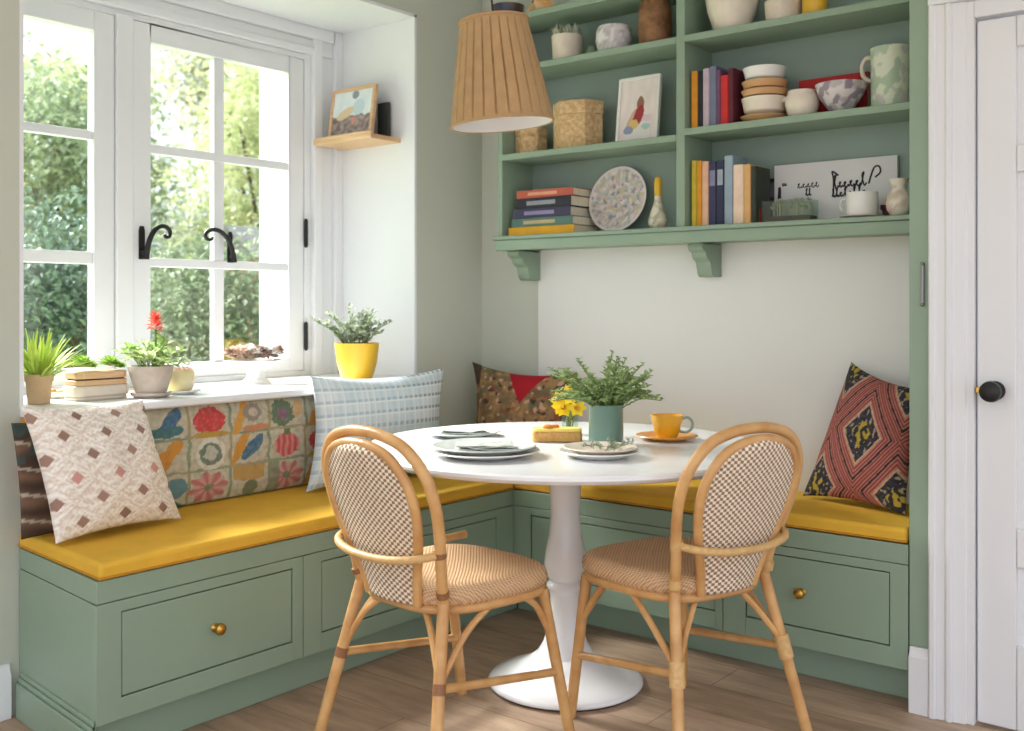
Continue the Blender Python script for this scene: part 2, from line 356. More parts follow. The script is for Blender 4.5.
# ---- back run
bb = thing('corner_bench', 'sage green bench under the shelves with a brass knob at its right', 'bench', (-1.7, 3.25, 0))
bm = BM(); ops = ((-2.33, -1.578, .170, .387), (-1.473, -1.019, .172, .387)); X1 = -.968
cuts = [(FX+.001, -2.33), (-1.578, -1.554), (-1.551, -1.473), (-1.019, X1)]
for a, b in cuts: box(bm, a, b, FY, FY+.025, *zs)
for a, b, c, d in ops: box(bm, a, b, FY, FY+.025, zs[0], c); box(bm, a, b, FY, FY+.025, d, zs[1])
box(bm, FX+.002, X1, FY+.026, FY+.03, *zs)
obj('face_frame', bm, 'green', bb, .0012)
bm = BM(); box(bm, FX+.0012, X1, FY, YB-.016, .4155, ZT); box(bm, -2.925, FX+.001, FY+.002, YB-.016, .4155, ZT); obj('top_rail', bm, 'green', bb, .002)
bm = BM(); box(bm, FX-.05, X1-.002, FY+.088, FY+.105, 0, .113); obj('plinth', bm, 'green', bb, .002)
drawer(bb, 'y', FY, *ops[0], None); drawer(bb, 'y', FY, *ops[1], (-1.286, .283))
# ---- cushions
def pad(name, poly, z0, z1, label):
    th = thing(name, label, 'cushion', (sum(p[0] for p in poly)/len(poly), sum(p[1] for p in poly)/len(poly), z0))
    bm = BM(); prism(bm, poly, 'z', z0, z1); o = obj('cushion_pad', bm, 'yellow', th)
    b = o.modifiers.new('bevel', 'BEVEL'); b.width = .012; b.segments = 4; b.limit_method = 'ANGLE'
    bm = BM(); pts = [(x, y, z0+.006) for x, y in poly]; tube(bm, pts, .0035, 6, True); obj('piping', bm, 'piping', th)
ZC = .517
pad('seat_cushion', [(FX+.006, E0+.006), (FX+.006, FY-.004), (-2.925, FY-.004), (-2.925, E1-.002)], ZT+.0015, ZC, 'long mustard yellow seat cushion under the window')
pad('seat_cushion', [(-2.90, FY+.004), (X1-.004, FY+.004), (X1-.004, YB-.022), (-2.90, YB-.022)], ZT+.0015, ZC, 'mustard yellow seat cushion along the wall below the shelves')
# ---- printed back panel under the sill
def blob(a, b, ca, cb, ra, rb, rot=0):
    x, y = a-ca, b-cb; c_, s_ = math.cos(rot), math.sin(rot); x, y = c_*x+s_*y, -s_*x+c_*y
    return (x/ra)**2+(y/rb)**2
def print_cloth(p):
    s = (p.y-1.93)/.158; t = (p.z-.517)/.108
    s += .05*nz(p.y*30, p.z*30); t += .05*nz(p.y*30, p.z*30, 5)
    col, row = math.floor(s), math.floor(t); a, b = s-col, t-row
    base = mixc((214, 204, 184), (190, 184, 160), .5+nz(p.y*60, p.z*60, 2))
    k = (col*3+row*5) % 7
    key = {(0, 2): 'apple', (0, 1): 'ring', (0, 0): 'flower', (1, 2): 'beak', (1, 1): 'bird', (1, 0): 'box', (2, 2): 'plant', (2, 1): 'pom', (2, 0): 'pink', (-1, 2): 'bluebird', (-1, 1): 'carrot', (-1, 0): 'green'}
    kind = key.get((col, row)) or ['apple', 'ring', 'bird', 'plant', 'pom', 'carrot', 'flower'][k]
    s0 = nz(p.y*45, p.z*45, 30)
    bw = mixc((150, 160, 130), (120, 140, 116), nz(p.y*20, p.z*20)+.5)
    if a < .07 or b < .08: base = bw if (col+row) % 2 else mixc(bw, (196, 160, 110), .5)
    edge = lambda q, c, cc: mixc(c, cc, max(0, 1-q)*.8)
    n = nz(p.y*90, p.z*90, 9)*.3
    if kind == 'apple':
        if blob(a, b, .52, .5, .38, .40)+n < 1: base = mixc((206, 58, 62), (226, 120, 100), n*3)
        if blob(a, b, .55, .08, .42, .09) < 1: base = (190, 150, 60)
    elif kind == 'ring':
        q = blob(a, b, .55, .5, .26, .36)
        if q < 1.9: base = (226, 220, 206)
        if q+n < 1: base = (110, 126, 112)
        if q+n < .4: base = (196, 196, 180)
    elif kind == 'flower' or kind == 'pink':
        an = math.atan2(b-.5, a-.5); rr = math.hypot(a-.5, b-.5)
        if rr < .42+.07*math.sin(an*8): base = mixc((222, 160, 148), (190, 110, 110), .5+.5*math.sin(an*8))
        if rr < .12: base = (120, 130, 100)
        if kind == 'pink' and a < .3: base = mixc(base, (120, 138, 110), .7)
    elif kind == 'bird' or kind == 'bluebird':
        if kind == 'bird' and blob(a, b, .3, .62, .12, .62, -.35) < 1: base = (218, 150, 60)
        if blob(a, b, .60, .55, .17, .46, -.6) < 1: base = mixc((58, 96, 136), (86, 130, 150), n*3+.4)
        if kind == 'bluebird' and b < .42 and blob(a, b, .5, .3, .4, .2) < 1: base = (60, 112, 122)
    elif kind == 'beak':
        if blob(a, b, .25, .35, .11, .75, -.3) < 1: base = (220, 156, 66)
        if blob(a, b, .60, .62, .24, .28)+n < 1: base = (150, 140, 128)
        if blob(a, b, .62, .62, .12, .14) < 1: base = (206, 190, 176)
        if blob(a, b, .7, .14, .36, .1) < 1: base = (212, 138, 96)
    elif kind == 'plant':
        if blob(a, b, .4, .5, .32, .42)+n*2 < 1: base = (96, 118, 92)
        if blob(a, b, .4, .5, .14, .2) < 1: base = (132, 96, 120)
        if blob(a, b, .82, .6, .14, .3) < 1: base = (210, 168, 120)
    elif kind == 'pom':
        if blob(a, b, .5, .48, .34, .38)+n < 1: base = mixc((206, 70, 80), (228, 140, 130), .5+.5*math.sin(a*40))
        if blob(a, b, .5, .92, .1, .12) < 1: base = (100, 120, 80)
    elif kind == 'carrot':
        if blob(a, b, .5, .5, .2, .62, -.6)+n < 1: base = (220, 146, 58)
    elif kind == 'box':
        if .1 < a < .9 and b > .55: base = (196, 152, 84)
        if blob(a, b, .55, .3, .18, .25) < 1: base = (120, 128, 92)
    elif kind == 'green':
        if a+b < 1.0: base = (62, 122, 98)
        elif blob(a, b, .7, .6, .3, .3) < 1: base = (96, 140, 150)
    base = mixc(base, mixc((176, 164, 146), (126, 128, 108), s0+.5), .15+.5*max(0, nz(p.y*70, p.z*70, 40)))
    return base
bm = BM(); ny, nzs = 420, 90; y0, y1, z0, z1 = R0+.004, R1-.006, ZC+.0015, .8415
vs = []
for j in range(nzs+1):
    for i in range(ny+1):
        u, v = i/ny, j/nzs
        e = min(u*20, (1-u)*20, v*6, (1-v)*6, 1); xx = -2.885+.028*math.sqrt(max(0, e))+.003*nz(u*12, v*4)
        vs.append(bm.verts.new((xx, y0+(y1-y0)*u, z0+(z1-z0)*v)))
W = ny+1
for j in range(nzs):
    for i in range(ny): bm.faces.new((vs[j*W+i], vs[j*W+i+1], vs[(j+1)*W+i+1], vs[(j+1)*W+i]))
bd = [vs[i] for i in range(W)]+[vs[j*W+ny] for j in range(1, nzs+1)]+[vs[nzs*W+i] for i in range(ny-1, -1, -1)]+[vs[j*W] for j in range(nzs-1, 0, -1)]
bk = [bm.verts.new((-2.928, v.co.y, v.co.z)) for v in bd]
for i in range(len(bd)): bm.faces.new((bd[i], bk[i], bk[(i+1) % len(bd)], bd[(i+1) % len(bd)]))
bm.faces.new(bk)
bp = obj('back_panel', bm, 'cloth'); paint(bp, print_cloth)
tag(bp, 'upholstered panel under the window sill printed with birds and fruit', 'upholstered panel')

# ------------------------------------------------------------------ pillows
def pillow(name, bl, br, tr, tl, thick, pinch, fn, label, mat='cloth', n=110, wr=.006, catg='pillow', flat=.5):
    bl, br, tr, tl = map(Vector, (bl, br, tr, tl)); ctr = (bl+br+tr+tl)/4; base = Vector((ctr.x, ctr.y, min(bl.z, br.z)))
    nrm = (br-bl).cross(tl-bl).normalized(); bm = BM(); uvs = {}
    def P3(U, V, side):
        pu = U*(1-pinch*(1-V*V)*abs(U)**2); pv = V*(1-pinch*(1-U*U)*abs(V)**2)
        a, b = (pu+1)/2, (pv+1)/2
        p = bl*(1-a)*(1-b)+br*a*(1-b)+tr*a*b+tl*(1-a)*b
        h = (max(0, (1-U*U)*(1-V*V)))**flat*thick/2
        w = wr*nz(U*2.3+bl.x*7, V*2.3+side, bl.y)*min(1, h/thick*4)
        return p+nrm*(side*h+w)-base
    g = {}
    for s in (1, -1):
        m_ = n if s > 0 else n//1
        for j in range(n+1):
            for i in range(n+1):
                U, V = -1+2*i/n, -1+2*j/n
                if s < 0 and (i in (0, n) or j in (0, n)): g[s, i, j] = g[1, i, j]; continue
                v = bm.verts.new(P3(U, V, s)); g[s, i, j] = v; uvs[v] = (U, V, s)
    for s in (1, -1):
        for j in range(n):
            for i in range(n):
                q = (g[s, i, j], g[s, i+1, j], g[s, i+1, j+1], g[s, i, j+1]); bm.faces.new(q if s > 0 else q[::-1])
    cols = [lin(fn(*uvs[v])) for v in bm.verts]
    me = bpy.data.meshes.new(name); bm.to_mesh(me); bm.free()
    me.polygons.foreach_set('use_smooth', [True]*len(me.polygons)); me.materials.append(M[mat])
    ca = me.color_attributes.new('Col', 'FLOAT_COLOR', 'POINT'); buf = []
    for c in cols: buf += [*c, 1]
    ca.data.foreach_set('color', buf)
    o = bpy.data.objects.new(name, me); C.objects.link(o); o.location = base
    return tag(o, label, catg)
def crochet(U, V, s):
    a, b = U*1.95, V*1.95+.3
    p, q = (a+b)/1.25, (a-b)/1.25; i, j = round(p), round(q); da, db = abs(p-i), abs(q-j)
    c = mixc((244, 238, 230), (214, 198, 184), .5+.9*nz(U*26, V*26)+.35*math.sin(math.atan2(q-j-.5, p-i-.5)*20))
    if da < .15 and db < .15 and s > 0:
        c = mixc((140, 110, 96), (166, 134, 120), .5+nz(i*3.3, j*5.1))
        if (i*7+j*3) % 5 == 0: c = (204, 150, 142)
    elif abs(max(da, db)-.30) < .03: c = mixc(c, (248, 244, 238), .5)
    return c
pillow('pillow', (-2.655, 1.392, .527), (-2.695, 1.80, .524), (-2.765, 1.715, .882), (-2.765, 1.352, .888), .13, .08, crochet, 'white crocheted pillow with brown diamonds at the left end of the window seat', wr=.011, n=140)
def tapes(U, V, s):
    w = math.sin(V*14+3*nz(U*2, V*2)); c = mixc((74, 58, 48), (120, 92, 74), .5+.5*w)
    if abs(math.sin(V*7+U*1.5)) < .18: c = (176, 166, 150)
    if V > .3 and nz(U*5, V*5) > .15: c = (66, 78, 74)
    return c
pillow('pillow', (-2.81, 1.376, .520), (-2.805, 1.74, .520), (-2.832, 1.74, .835), (-2.834, 1.360, .838), .045, .04, tapes, 'dark brown striped pillow tucked behind the white crocheted one', n=60, wr=.002)
def plaid(U, V, s):
    c = mixc((216, 224, 228), (200, 214, 220), .5+nz(U*3, V*3))
    v = (V*4.2) % 1; u = (U*12) % 1
    dk = mixc((146, 170, 186), (76, 86, 98), max(0, U*1.1))
    if v < .28: c = mixc(c, dk, .5+.4*math.sin(u*2*PI)*(1 if U > -.3 else .4))
    if u < .3: c = mixc(c, (184, 200, 208), .4)
    if u > .85 or v > .9: c = mixc(c, (238, 240, 240), .6)
    if V < .0: c = mixc(c, (150, 180, 174), .3*max(0, U+.5))
    return c
pillow('pillow', (-2.745, 2.315, .522), (-2.70, 2.96, .522), (-2.760, 3.03, .912), (-2.785, 2.372, .914), .16, .12, plaid, 'pale blue checked pillow leaning below the yellow pot of the window')
def floral(U, V, s):
    a = nz(U*3.2, V*3.2, 1); b = nz(U*7, V*7, 4); d = nz(U*14, V*14, 6); c = mixc((156, 120, 84), (112, 92, 66), .5+a*1.2+d*.6)
    c = mixc(c, (178, 134, 84), max(0, b)*1.6); c = mixc(c, (100, 100, 72), max(0, nz(U*6, V*6, 8))*1.8)
    if nz(U*9, V*9, 12) > .34: c = mixc(c, (206, 168, 148), .8)
    if nz(U*8, V*8, 16) > .36: c = mixc(c, (60, 46, 40), .8)
    if nz(U*7, V*7, 20) > .40: c = mixc(c, (150, 76, 56), .7)
    if abs(U-.18)*1.25 < (V-.2)*.62 and s > 0: c = (164, 24, 38)
    if U < -.78 and V > .55: c = mixc(c, (60, 42, 36), .8)
    return c
pillow('pillow', (-2.82, 3.25, .522), (-2.37, 3.27, .522), (-2.35, 3.36, .895), (-2.875, 3.33, .92), .13, .17, floral, 'dark floral pillow with a red patch in the corner behind the table')
def kilim(U, V, s):
    a, b = U*.62-.05, V*.62-.05
    p, q = (a+b*.9), (a-b*.9); i, j = round(p/1.0), round(q/1.0); d = max(abs(p-i), abs(q-j))*2
    n_ = nz(U*22, V*22)
    if d < .26: c = (186, 164, 56) if (nz(U*11, V*11, 3) > .02) else (44, 46, 56)
    elif d < .5: c = mixc((38, 42, 52), (66, 66, 70), .5+n_)
    elif d < .56: c = (206, 170, 140)
    else:
        w = math.sin((d-.56)*74); c = mixc((136, 50, 52), (196, 138, 120), .5+.5*w)
        if abs(d-.8) < .03: c = (52, 40, 48)
    if d >= .26 and d < .5 and nz(U*16, V*16, 7) > .28: c = (170, 158, 140)
    return mixc(c, (100, 70, 66), .12+.2*n_)
pillow('pillow', (-1.405, 3.315, .523), (-1.03, 3.205, .523), (-1.015, 3.285, .90), (-1.262, 3.375, .972), .12, .08, kilim, 'red and black diamond patterned wool pillow at the right end of the bench', mat='rug', n=130)

# ------------------------------------------------------------------ shelves
SF = 3.24
su = thing('wall_shelves', 'sage green open shelving on the wall above the corner bench', 'shelves', (-1.8, 3.3, 1.38))
XL, XR, XD = -2.675, -.967, -1.826
bm = BM(); box(bm, XL+.012, XL+.034, SF+.004, YB, 1.437, 2.293); obj('side_panel', bm, 'green', su, .002)
bm = BM(); box(bm, XD-.017, XD+.017, SF+.002, YB-.012, 1.437, 2.60); obj('divider', bm, 'green', su, .002)
bm = BM(); box(bm, XL+.034, XD, YB-.012, YB, 1.437, 2.3165); box(bm, XD, XR, YB-.012, YB, 1.437, 2.60); obj('back_board', bm, 'greenback', su)
for a, b in ((XL+.034, XD-.017), (XD+.017, XR)):
    for z in (1.765 if a < -2 else 1.783, 2.112):
        bm = BM(); box(bm, a, b, SF, YB-.012, z-.024, z); obj('shelf', bm, 'green', su, .002)
bm = BM(); box(bm, XL+.002, XD-.017, SF-.006, YB-.012, 2.293, 2.317); obj('top_board', bm, 'green', su, .002)
bm = BM(); box(bm, XL-.006, XR, SF-.012, YB-.0, 1.421, 1.437); obj('bottom_shelf', bm, 'green', su, .003)
bm = BM(); prism(bm, [(SF-.004, 1.4205), (SF-.004, 1.392), (SF-.001, 1.386), (SF-.001, 1.379), (SF+.02, 1.379), (SF+.02, 1.4205)], 'x', XL, XR)
box(bm, XL, XL+.02, SF+.02, YB, 1.379, 1.4205); box(bm, XL+.02, XR, SF+.02, YB-.0, 1.386, 1.4205); obj('fascia', bm, 'green', su, .003)
for xc in (-2.63, -1.80):
    bm = BM(); pr = [(YB, 1.379), (3.30, 1.379), (3.30, 1.362), (3.312, 1.352), (3.326, 1.350), (3.33, 1.335), (3.345, 1.322), (3.36, 1.316), (3.366, 1.298), (3.372, 1.275), (3.386, 1.262), (YB, 1.262)]
    prism(bm, pr, 'x', xc-.03, xc+.03); obj('bracket', bm, 'green', su, .002)
ep = thing('cabinet_end_panel', 'tall sage green end panel standing beside the door casing', 'cabinet panel', (-.937, 3.1, .19))
bm = BM(); box(bm, -.9645, -.9075, 3.029, YB-.002, .188, 2.615); obj('panel', bm, 'green', ep, .002)
bm = BM(); tube(bm, [(-.926, 3.024, 1.165), (-.926, 3.024, 1.272)], .0055, 8); box(bm, -.934, -.918, 3.026, 3.029, 1.168, 1.269); ball(bm, (-.926, 3.024, 1.276), .006); ball(bm, (-.926, 3.024, 1.161), .006); obj('hinge', bm, 'steel', ep)['label'] = 'old steel hinge'

# ---- books
def book(x, y, z, w, d, h, rgb, label, rot=0, group=None, flat=False, band=None):
    """upright: w = spine thickness (x), d = depth (y, spine at -y), h = height. flat: lies with spine facing -y"""
    t = thing('book', label, 'book', (x, y, z), rot, group); bm = BM(); c = .0022
    if flat:      # w = length along x, d = depth, h = thickness
        box(bm, -w/2, w/2, -d/2, d/2, 0, c); box(bm, -w/2, w/2, -d/2, d/2, h-c, h); box(bm, -w/2, w/2, -d/2, -d/2+c, c, h-c)
        lobj('cover', bm, bookmat(rgb), t, .0008); bm = BM(); box(bm, -w/2+.003, w/2-.003, -d/2+c, d/2-.004, c, h-c); lobj('pages', bm, 'paper', t)
        if band: bm = BM(); box(bm, -w*.3, w*.22, -d/2-.0006, -d/2+.001, h*.3, h*.7); lobj('spine_label', bm, bookmat(band), t)
    else:
        box(bm, -w/2, -w/2+c, -d/2, d/2, 0, h); box(bm, w/2-c, w/2, -d/2, d/2, 0, h); box(bm, -w/2+c, w/2-c, -d/2-.0015, -d/2+c, 0, h)
        lobj('cover', bm, bookmat(rgb), t, .0008); bm = BM(); box(bm, -w/2+c, w/2-c, -d/2+c, d/2-.004, .003, h-.004); lobj('pages', bm, 'paper', t)
        if band: bm = BM(); box(bm, -w*.36, w*.36, -d/2-.0022, -d/2+.001, h*.62, h*.86); lobj('spine_label', bm, bookmat(band), t)
    return t
ZA, ZB1, ZB, ZCC = 1.437, 1.765, 1.783, 2.112
zc = ZA
for w, d, h, rgb, xo, ro, band, lab in ((.30, .17, .030, (232, 172, 40), 0, 0, None, 'thick yellow book at the bottom of the flat pile'), (.285, .165, .030, (88, 122, 112), .005, -.03, (190, 168, 130), 'grey green book lying on the yellow one'),
        (.26, .165, .033, (66, 62, 86), .0, .02, (140, 132, 170), 'dark purple book in the middle of the flat pile'), (.255, .16, .036, (44, 44, 54), .01, -.02, (150, 150, 160), 'black book second from the top of the flat pile'),
        (.25, .155, .027, (190, 96, 74), .012, .03, (226, 160, 130), 'coral red book on top of the flat pile')):
    book(-2.465+xo, 3.352, zc, w*1.08, d, h*1.14, rgb, lab, ro, 'books piled flat on the bottom shelf', True, band); zc += h*1.14+.0004
def row(x, y, z, items, group, side):
    for w, h, d, rgb, band, lab in items:
        book(x+w/2, y+d/2-.07, z, w-.0012, d, h, rgb, lab, 0, group, False, band); x += w
row(-1.800, 3.345, ZA, ((.021, .235, .15, (206, 186, 60), None, 'olive yellow book at the left end of the bottom row'), (.021, .232, .15, (222, 150, 40), None, 'orange book next to the olive one on the bottom shelf'), (.026, .228, .15, (226, 180, 150), None, 'peach book beside the orange one on the bottom shelf'),
    (.030, .225, .16, (56, 56, 88), (130, 130, 160), 'navy book with a grey title on the bottom shelf'), (.030, .226, .155, (48, 50, 78), (160, 166, 176), 'darker navy book right of the first navy one'), (.034, .240, .11, (150, 166, 178), None, 'tall pale blue grey book on the bottom shelf'),
    (.040, .206, .11, (236, 208, 184), None, 'wide pale pink book on the bottom shelf'), (.026, .204, .11, (222, 172, 110), None, 'tan book right of the wide pink one'), (.020, .196, .11, (52, 58, 46), None, 'thin dark green book at the right end of the bottom row')), 'upright books on the bottom shelf', 1)
row(-1.801, 3.345, ZB, ((.026, .205, .15, (226, 154, 44), None, 'orange book at the left end of the upper row'), (.020, .203, .15, (36, 38, 50), None, 'thin black book beside the orange one on the middle shelf'), (.026, .208, .15, (196, 178, 190), None, 'pale lilac book on the middle shelf'),
    (.028, .212, .15, (118, 124, 146), None, 'grey blue book on the middle shelf'), (.015, .196, .15, (122, 74, 110), None, 'plum book on the middle shelf'), (.030, .175, .15, (206, 44, 44), None, 'bright red short book on the middle shelf'), (.020, .196, .12, (94, 30, 46), None, 'dark maroon book at the right end of the upper row')), 'upright books on the middle shelf', 1)
# ---- pottery helper
def colx(px, y):            # where an image column meets depth y (used once to lay things along a shelf)
    t = (px-512)/1038.; return y*(-.6239+.7815*t)/(.7815+.6239*t)
def speckle(rgb1, rgb2, rgb3, sc, thr=.15):
    def f(p):
        a = nz(p.x*sc, p.y*sc, p.z*sc); b = nz(p.x*sc+9, p.y*sc, p.z*sc+3)
        return rgb2 if a > thr else rgb3 if b > thr+.08 else rgb1
    return f
def potp(r0, r1, h, t=.005, belly=None):
    rb = belly or (r0+r1)/2
    return [(0, 0), (r0, 0), (r0*1.02, .003), (rb, h*.45), (r1, h), (r1-t, h), (rb-t, h*.45), (r0-t, .008), (0, .008)]
def sub2(prof, L=.006):
    out = []
    for a, b in zip(prof, prof[1:]):
        k = max(1, int(math.hypot(a[0]-b[0], a[1]-b[1])/L))
        for i in range(k): t = i/k; out.append((a[0]+(b[0]-a[0])*t, a[1]+(b[1]-a[1])*t))
    return out+[prof[-1]]
def lx(name, prof, mat, loc, label, catg, seg=32, col=None, group=None, fn=None, ang=38):
    bm = BM(); lathe(bm, prof, seg, fn=fn); o = one(name, bm, mat, loc, label, catg, group, ang=ang)
    if col: paint(o, col)
    return o
def sub(prof, k=4):
    out = []
    for a, b in zip(prof, prof[1:]):
        for i in range(k): t = i/k; out.append((a[0]+(b[0]-a[0])*t, a[1]+(b[1]-a[1])*t))
    return out+[prof[-1]]
def framed(name, w, h, fw, loc, rot, fmat, fn, label, stand=True):
    t = thing(name, label, 'picture', loc); t.rotation_euler = rot
    bm = BM()
    for a in ((-w/2, -w/2+fw, 0, h), (w/2-fw, w/2, 0, h), (-w/2+fw, w/2-fw, 0, fw), (-w/2+fw, w/2-fw, h-fw, h)): box(bm, a[0], a[1], -.009, .009, a[2], a[3])
    lobj('frame', bm, fmat, t, .0015)
    bm = BM(); n = 60; g = [[bm.verts.new((-w/2+fw+(w-2*fw)*i/n, -.004, fw+(h-2*fw)*j/n)) for i in range(n+1)] for j in range(n+1)]
    for j in range(n):
        for i in range(n): bm.faces.new((g[j][i], g[j][i+1], g[j+1][i+1], g[j+1][i]))
    o = lobj('print', bm, 'photo', t); paint(o, fn)
    bm = BM(); box(bm, -w/2+fw*.6, w/2-fw*.6, -.002, .006, fw*.6, h-fw*.6); lobj('backing', bm, 'black', t)
    return t
# decorated plate on edge
def plate_print(p):
    r = math.hypot(p.x, p.z); c = mixc((228, 220, 216), (204, 190, 186), .5+nz(p.x*50, p.z*50, 2))
    for k, (f, th, col) in enumerate(((60, .16, (178, 164, 168)), (46, .2, (212, 186, 176)), (40, .22, (196, 188, 150)), (44, .24, (178, 190, 178)), (52, .28, (140, 138, 158)))):
        if nz(p.x*f, p.z*f, 11+k*6) > th: c = mixc(c, col, .75)
    if r > .118: c = (224, 214, 212)
    return c
bm = BM(); pr = [(0, 0), (.07, 0), (.085, .006), (.128, .016), (.130, .019), (.125, .019), (.08, .010)]+[(.07*(1-i/12), .006) for i in range(12)]+[(0, .006)]
lathe(bm, sub(pr, 5), 110, mat=Matrix.Rotation(PI/2, 4, 'X'))
o = one('plate', bm, 'speck', (colx(619, 3.40), 3.405, ZA+.1295), 'round floral plate standing on edge on the bottom shelf', 'plate'); paint(o, plate_print); o.rotation_euler = (-.20, 0, 0)
# gourd vase
t = thing('gourd_vase', 'pale speckled bottle gourd with a yellow neck beside the floral plate', 'ornament', (colx(658, 3.33), 3.33, ZA))
bm = BM(); lathe(bm, sub([(0, 0), (.022, 0), (.034, .018), (.037, .035), (.030, .058), (.020, .085), (.0135, .105), (.0125, .125)], 5), 40); o = lobj('body', bm, 'speck', t); paint(o, speckle((222, 218, 200), (186, 184, 160), (226, 200, 170), 60))
bm = BM(); lathe(bm, [(.0125, .1245), (.0135, .145), (.0145, .172), (.011, .192), (0, .20)], 20); lobj('neck', bm, 'ypot', t)
# right bay, bottom shelf
def script_board(u, v):
    return (226, 224, 224)
bd_ = thing('lettered_board', 'wide white board with black script standing at the back of the bottom shelf', 'sign', ((colx(775, 3.43)+colx(898, 3.43))/2, 3.43, ZA))
bx0, bx1 = colx(775, 3.43)-bd_.location.x, colx(898, 3.43)-bd_.location.x
bm = BM(); box(bm, bx0, bx1, -.006, .006, 0, .212); o = lobj('board', bm, P('board_white', (222, 220, 220), .6, .02, 8), bd_, .001); 
def stroke(bm, pts, r=.0016):
    tube(bm, cat(pts, 4), r, 6)
bm = BM(); yy = -.0065
W_ = bx1-bx0
def letters(bm, x0, z0, n, h, seed, r):
    q = random.Random(seed); x = x0; pts = []
    for k in range(n):
        w = h*q.uniform(.45, .75); Z = z0+(x-x0)*.03; up = h*q.choice((.55, .6, .65, 1.25))
        pts += [(x, yy, Z+h*.1), (x+w*.45, yy, Z+up), (x+w*.15, yy, Z+up*.8), (x+w*.5, yy, Z+h*q.uniform(-.1, .12)), (x+w*.85, yy, Z+h*.3)]
        if q.random() < .3 and len(pts) > 8: stroke(bm, pts, r); pts = []
        x += w*.95
    if len(pts) > 1: stroke(bm, pts, r)
for a in ((bx0+.03, .138, 2, .016, 3, .0018), (bx0+W_*.2, .124, 5, .028, 5, .0015), (bx0+W_*.27, .098, 2, .02, 11, .002), (bx0+W_*.50, .116, 6, .036, 8, .0026), (bx0+W_*.49, .086, 8, .026, 21, .0024)):
    bm = BM(); letters(bm, *a)
    if a[4] == 8:
        stroke(bm, [(bx0+W_*.50, yy, .10), (bx0+W_*.50, yy, .15), (bx0+W_*.49, yy, .175), (bx0+W_*.54, yy, .16)], .003)
        stroke(bm, [(bx0+W_*.78, yy, .125), (bx0+W_*.82, yy, .175), (bx0+W_*.86, yy, .18), (bx0+W_*.87, yy, .16), (bx0+W_*.83, yy, .145)], .003)
    lobj('lettering', bm, 'black', bd_)['label'] = 'line of black handwritten lettering'
framed('framed_picture', .11, .165, .012, (colx(766, 3.42), 3.421, ZA+.002), (-.09, 0, 0), 'black', lambda p: (92, 96, 104) if p.z > .1 and p.x > -.02 else (52, 56, 62), 'small black framed picture propped beside the books on the bottom shelf')
lx('bottle', [(0, 0), (.010, 0), (.0115, .004), (.0115, .05), (.006, .066), (.005, .085), (.0065, .086), (.0065, .092), (0, .092)], P('red_glass', (186, 62, 50), .2, .05, 20), (colx(757.5, 3.305), 3.305, ZA), 'tiny red bottle at the right end of the bottom book row', 'bottle', 18)
t = thing('succulent_tray', 'clear glass tray of grey succulents in front of the lettered board', 'planter', (colx(790, 3.325), 3.325, ZA))
bm = BM(); a, b, h = .085, .038, .075
for x0, x1, y0, y1 in ((-a, a, -b, -b+.003), (-a, a, b-.003, b), (-a, -a+.003, -b+.003, b-.003), (a-.003, a, -b+.003, b-.003)): box(bm, x0, x1, y0, y1, 0, h)
box(bm, -a+.003, a-.003, -b+.003, b-.003, 0, .003); lobj('glass_tray', bm, 'jarglass', t)
bm = BM(); box(bm, -a+.0045, a-.0045, -b+.0045, b-.0045, .0035, .022); lobj('soil', bm, 'soil', t)
bm = BM(); q = random.Random(3)
for k in range(26):
    cx, cy = q.uniform(-a+.016, a-.016), q.uniform(-b+.014, b-.014); cz = q.uniform(.045, .074)
    for i in range(14):
        an = i*2.4; el = .2+i*.08; leaf(bm, (cx, cy, cz), (math.cos(an)*math.cos(el), math.sin(an)*math.cos(el), math.sin(el)), .015, .009)
    tube(bm, [(cx, cy, .02), (cx, cy, cz)], .002, 5)
lobj('succulents', bm, leafmat('tray_succulent', (170, 178, 144), (224, 222, 196), .15), t)
t = thing('cream_jug', 'white cup on a wide saucer before the lettered board', 'cup', (colx(862, 3.325), 3.325, ZA))
bm = BM(); lathe(bm, [(0, 0), (.04, 0), (.066, .008), (.068, .011), (.04, .006), (0, .006)], 32); lobj('saucer', bm, 'glaze', t)
bm = BM(); lathe(bm, [(0, .0065), (.042, .0065), (.050, .02), (.051, .06), (.049, .086), (.046, .086), (.047, .06), (.046, .02), (0, .012)], 32); lobj('cup', bm, 'chinaw', t)
bm = BM(); tube(bm, cat([(-.048, .0, .068), (-.066, .004, .066), (-.074, .006, .047), (-.066, .004, .028), (-.048, .0, .024)], 5), .0045, 8); lobj('handle', bm, 'chinag', t)
lx('vase', sub([(0, 0), (.022, 0), (.036, .02), (.040, .045), (.034, .07), (.022, .085), (.021, .095), (.028, .112), (.030, .118), (.026, .118), (.018, .095), (.03, .06), (.0, .02)], 2), 'speck', (colx(901, 3.30)-.006, 3.30, ZA), 'small cream vase at the right end of the bottom shelf', 'vase', 26, speckle((226, 218, 204), (206, 190, 170), (216, 186, 176), 40))
lx('candle_holder', [(0, 0), (.028, 0), (.03, .004), (.012, .010), (.010, .03), (.018, .036), (.018, .048), (0, .048)], P('plum_glaze', (110, 46, 70), .4, .05, 20), (colx(886, 3.402), 3.402, ZA), 'dark plum candle holder between the white cup and the cream vase', 'candle holder', 20)
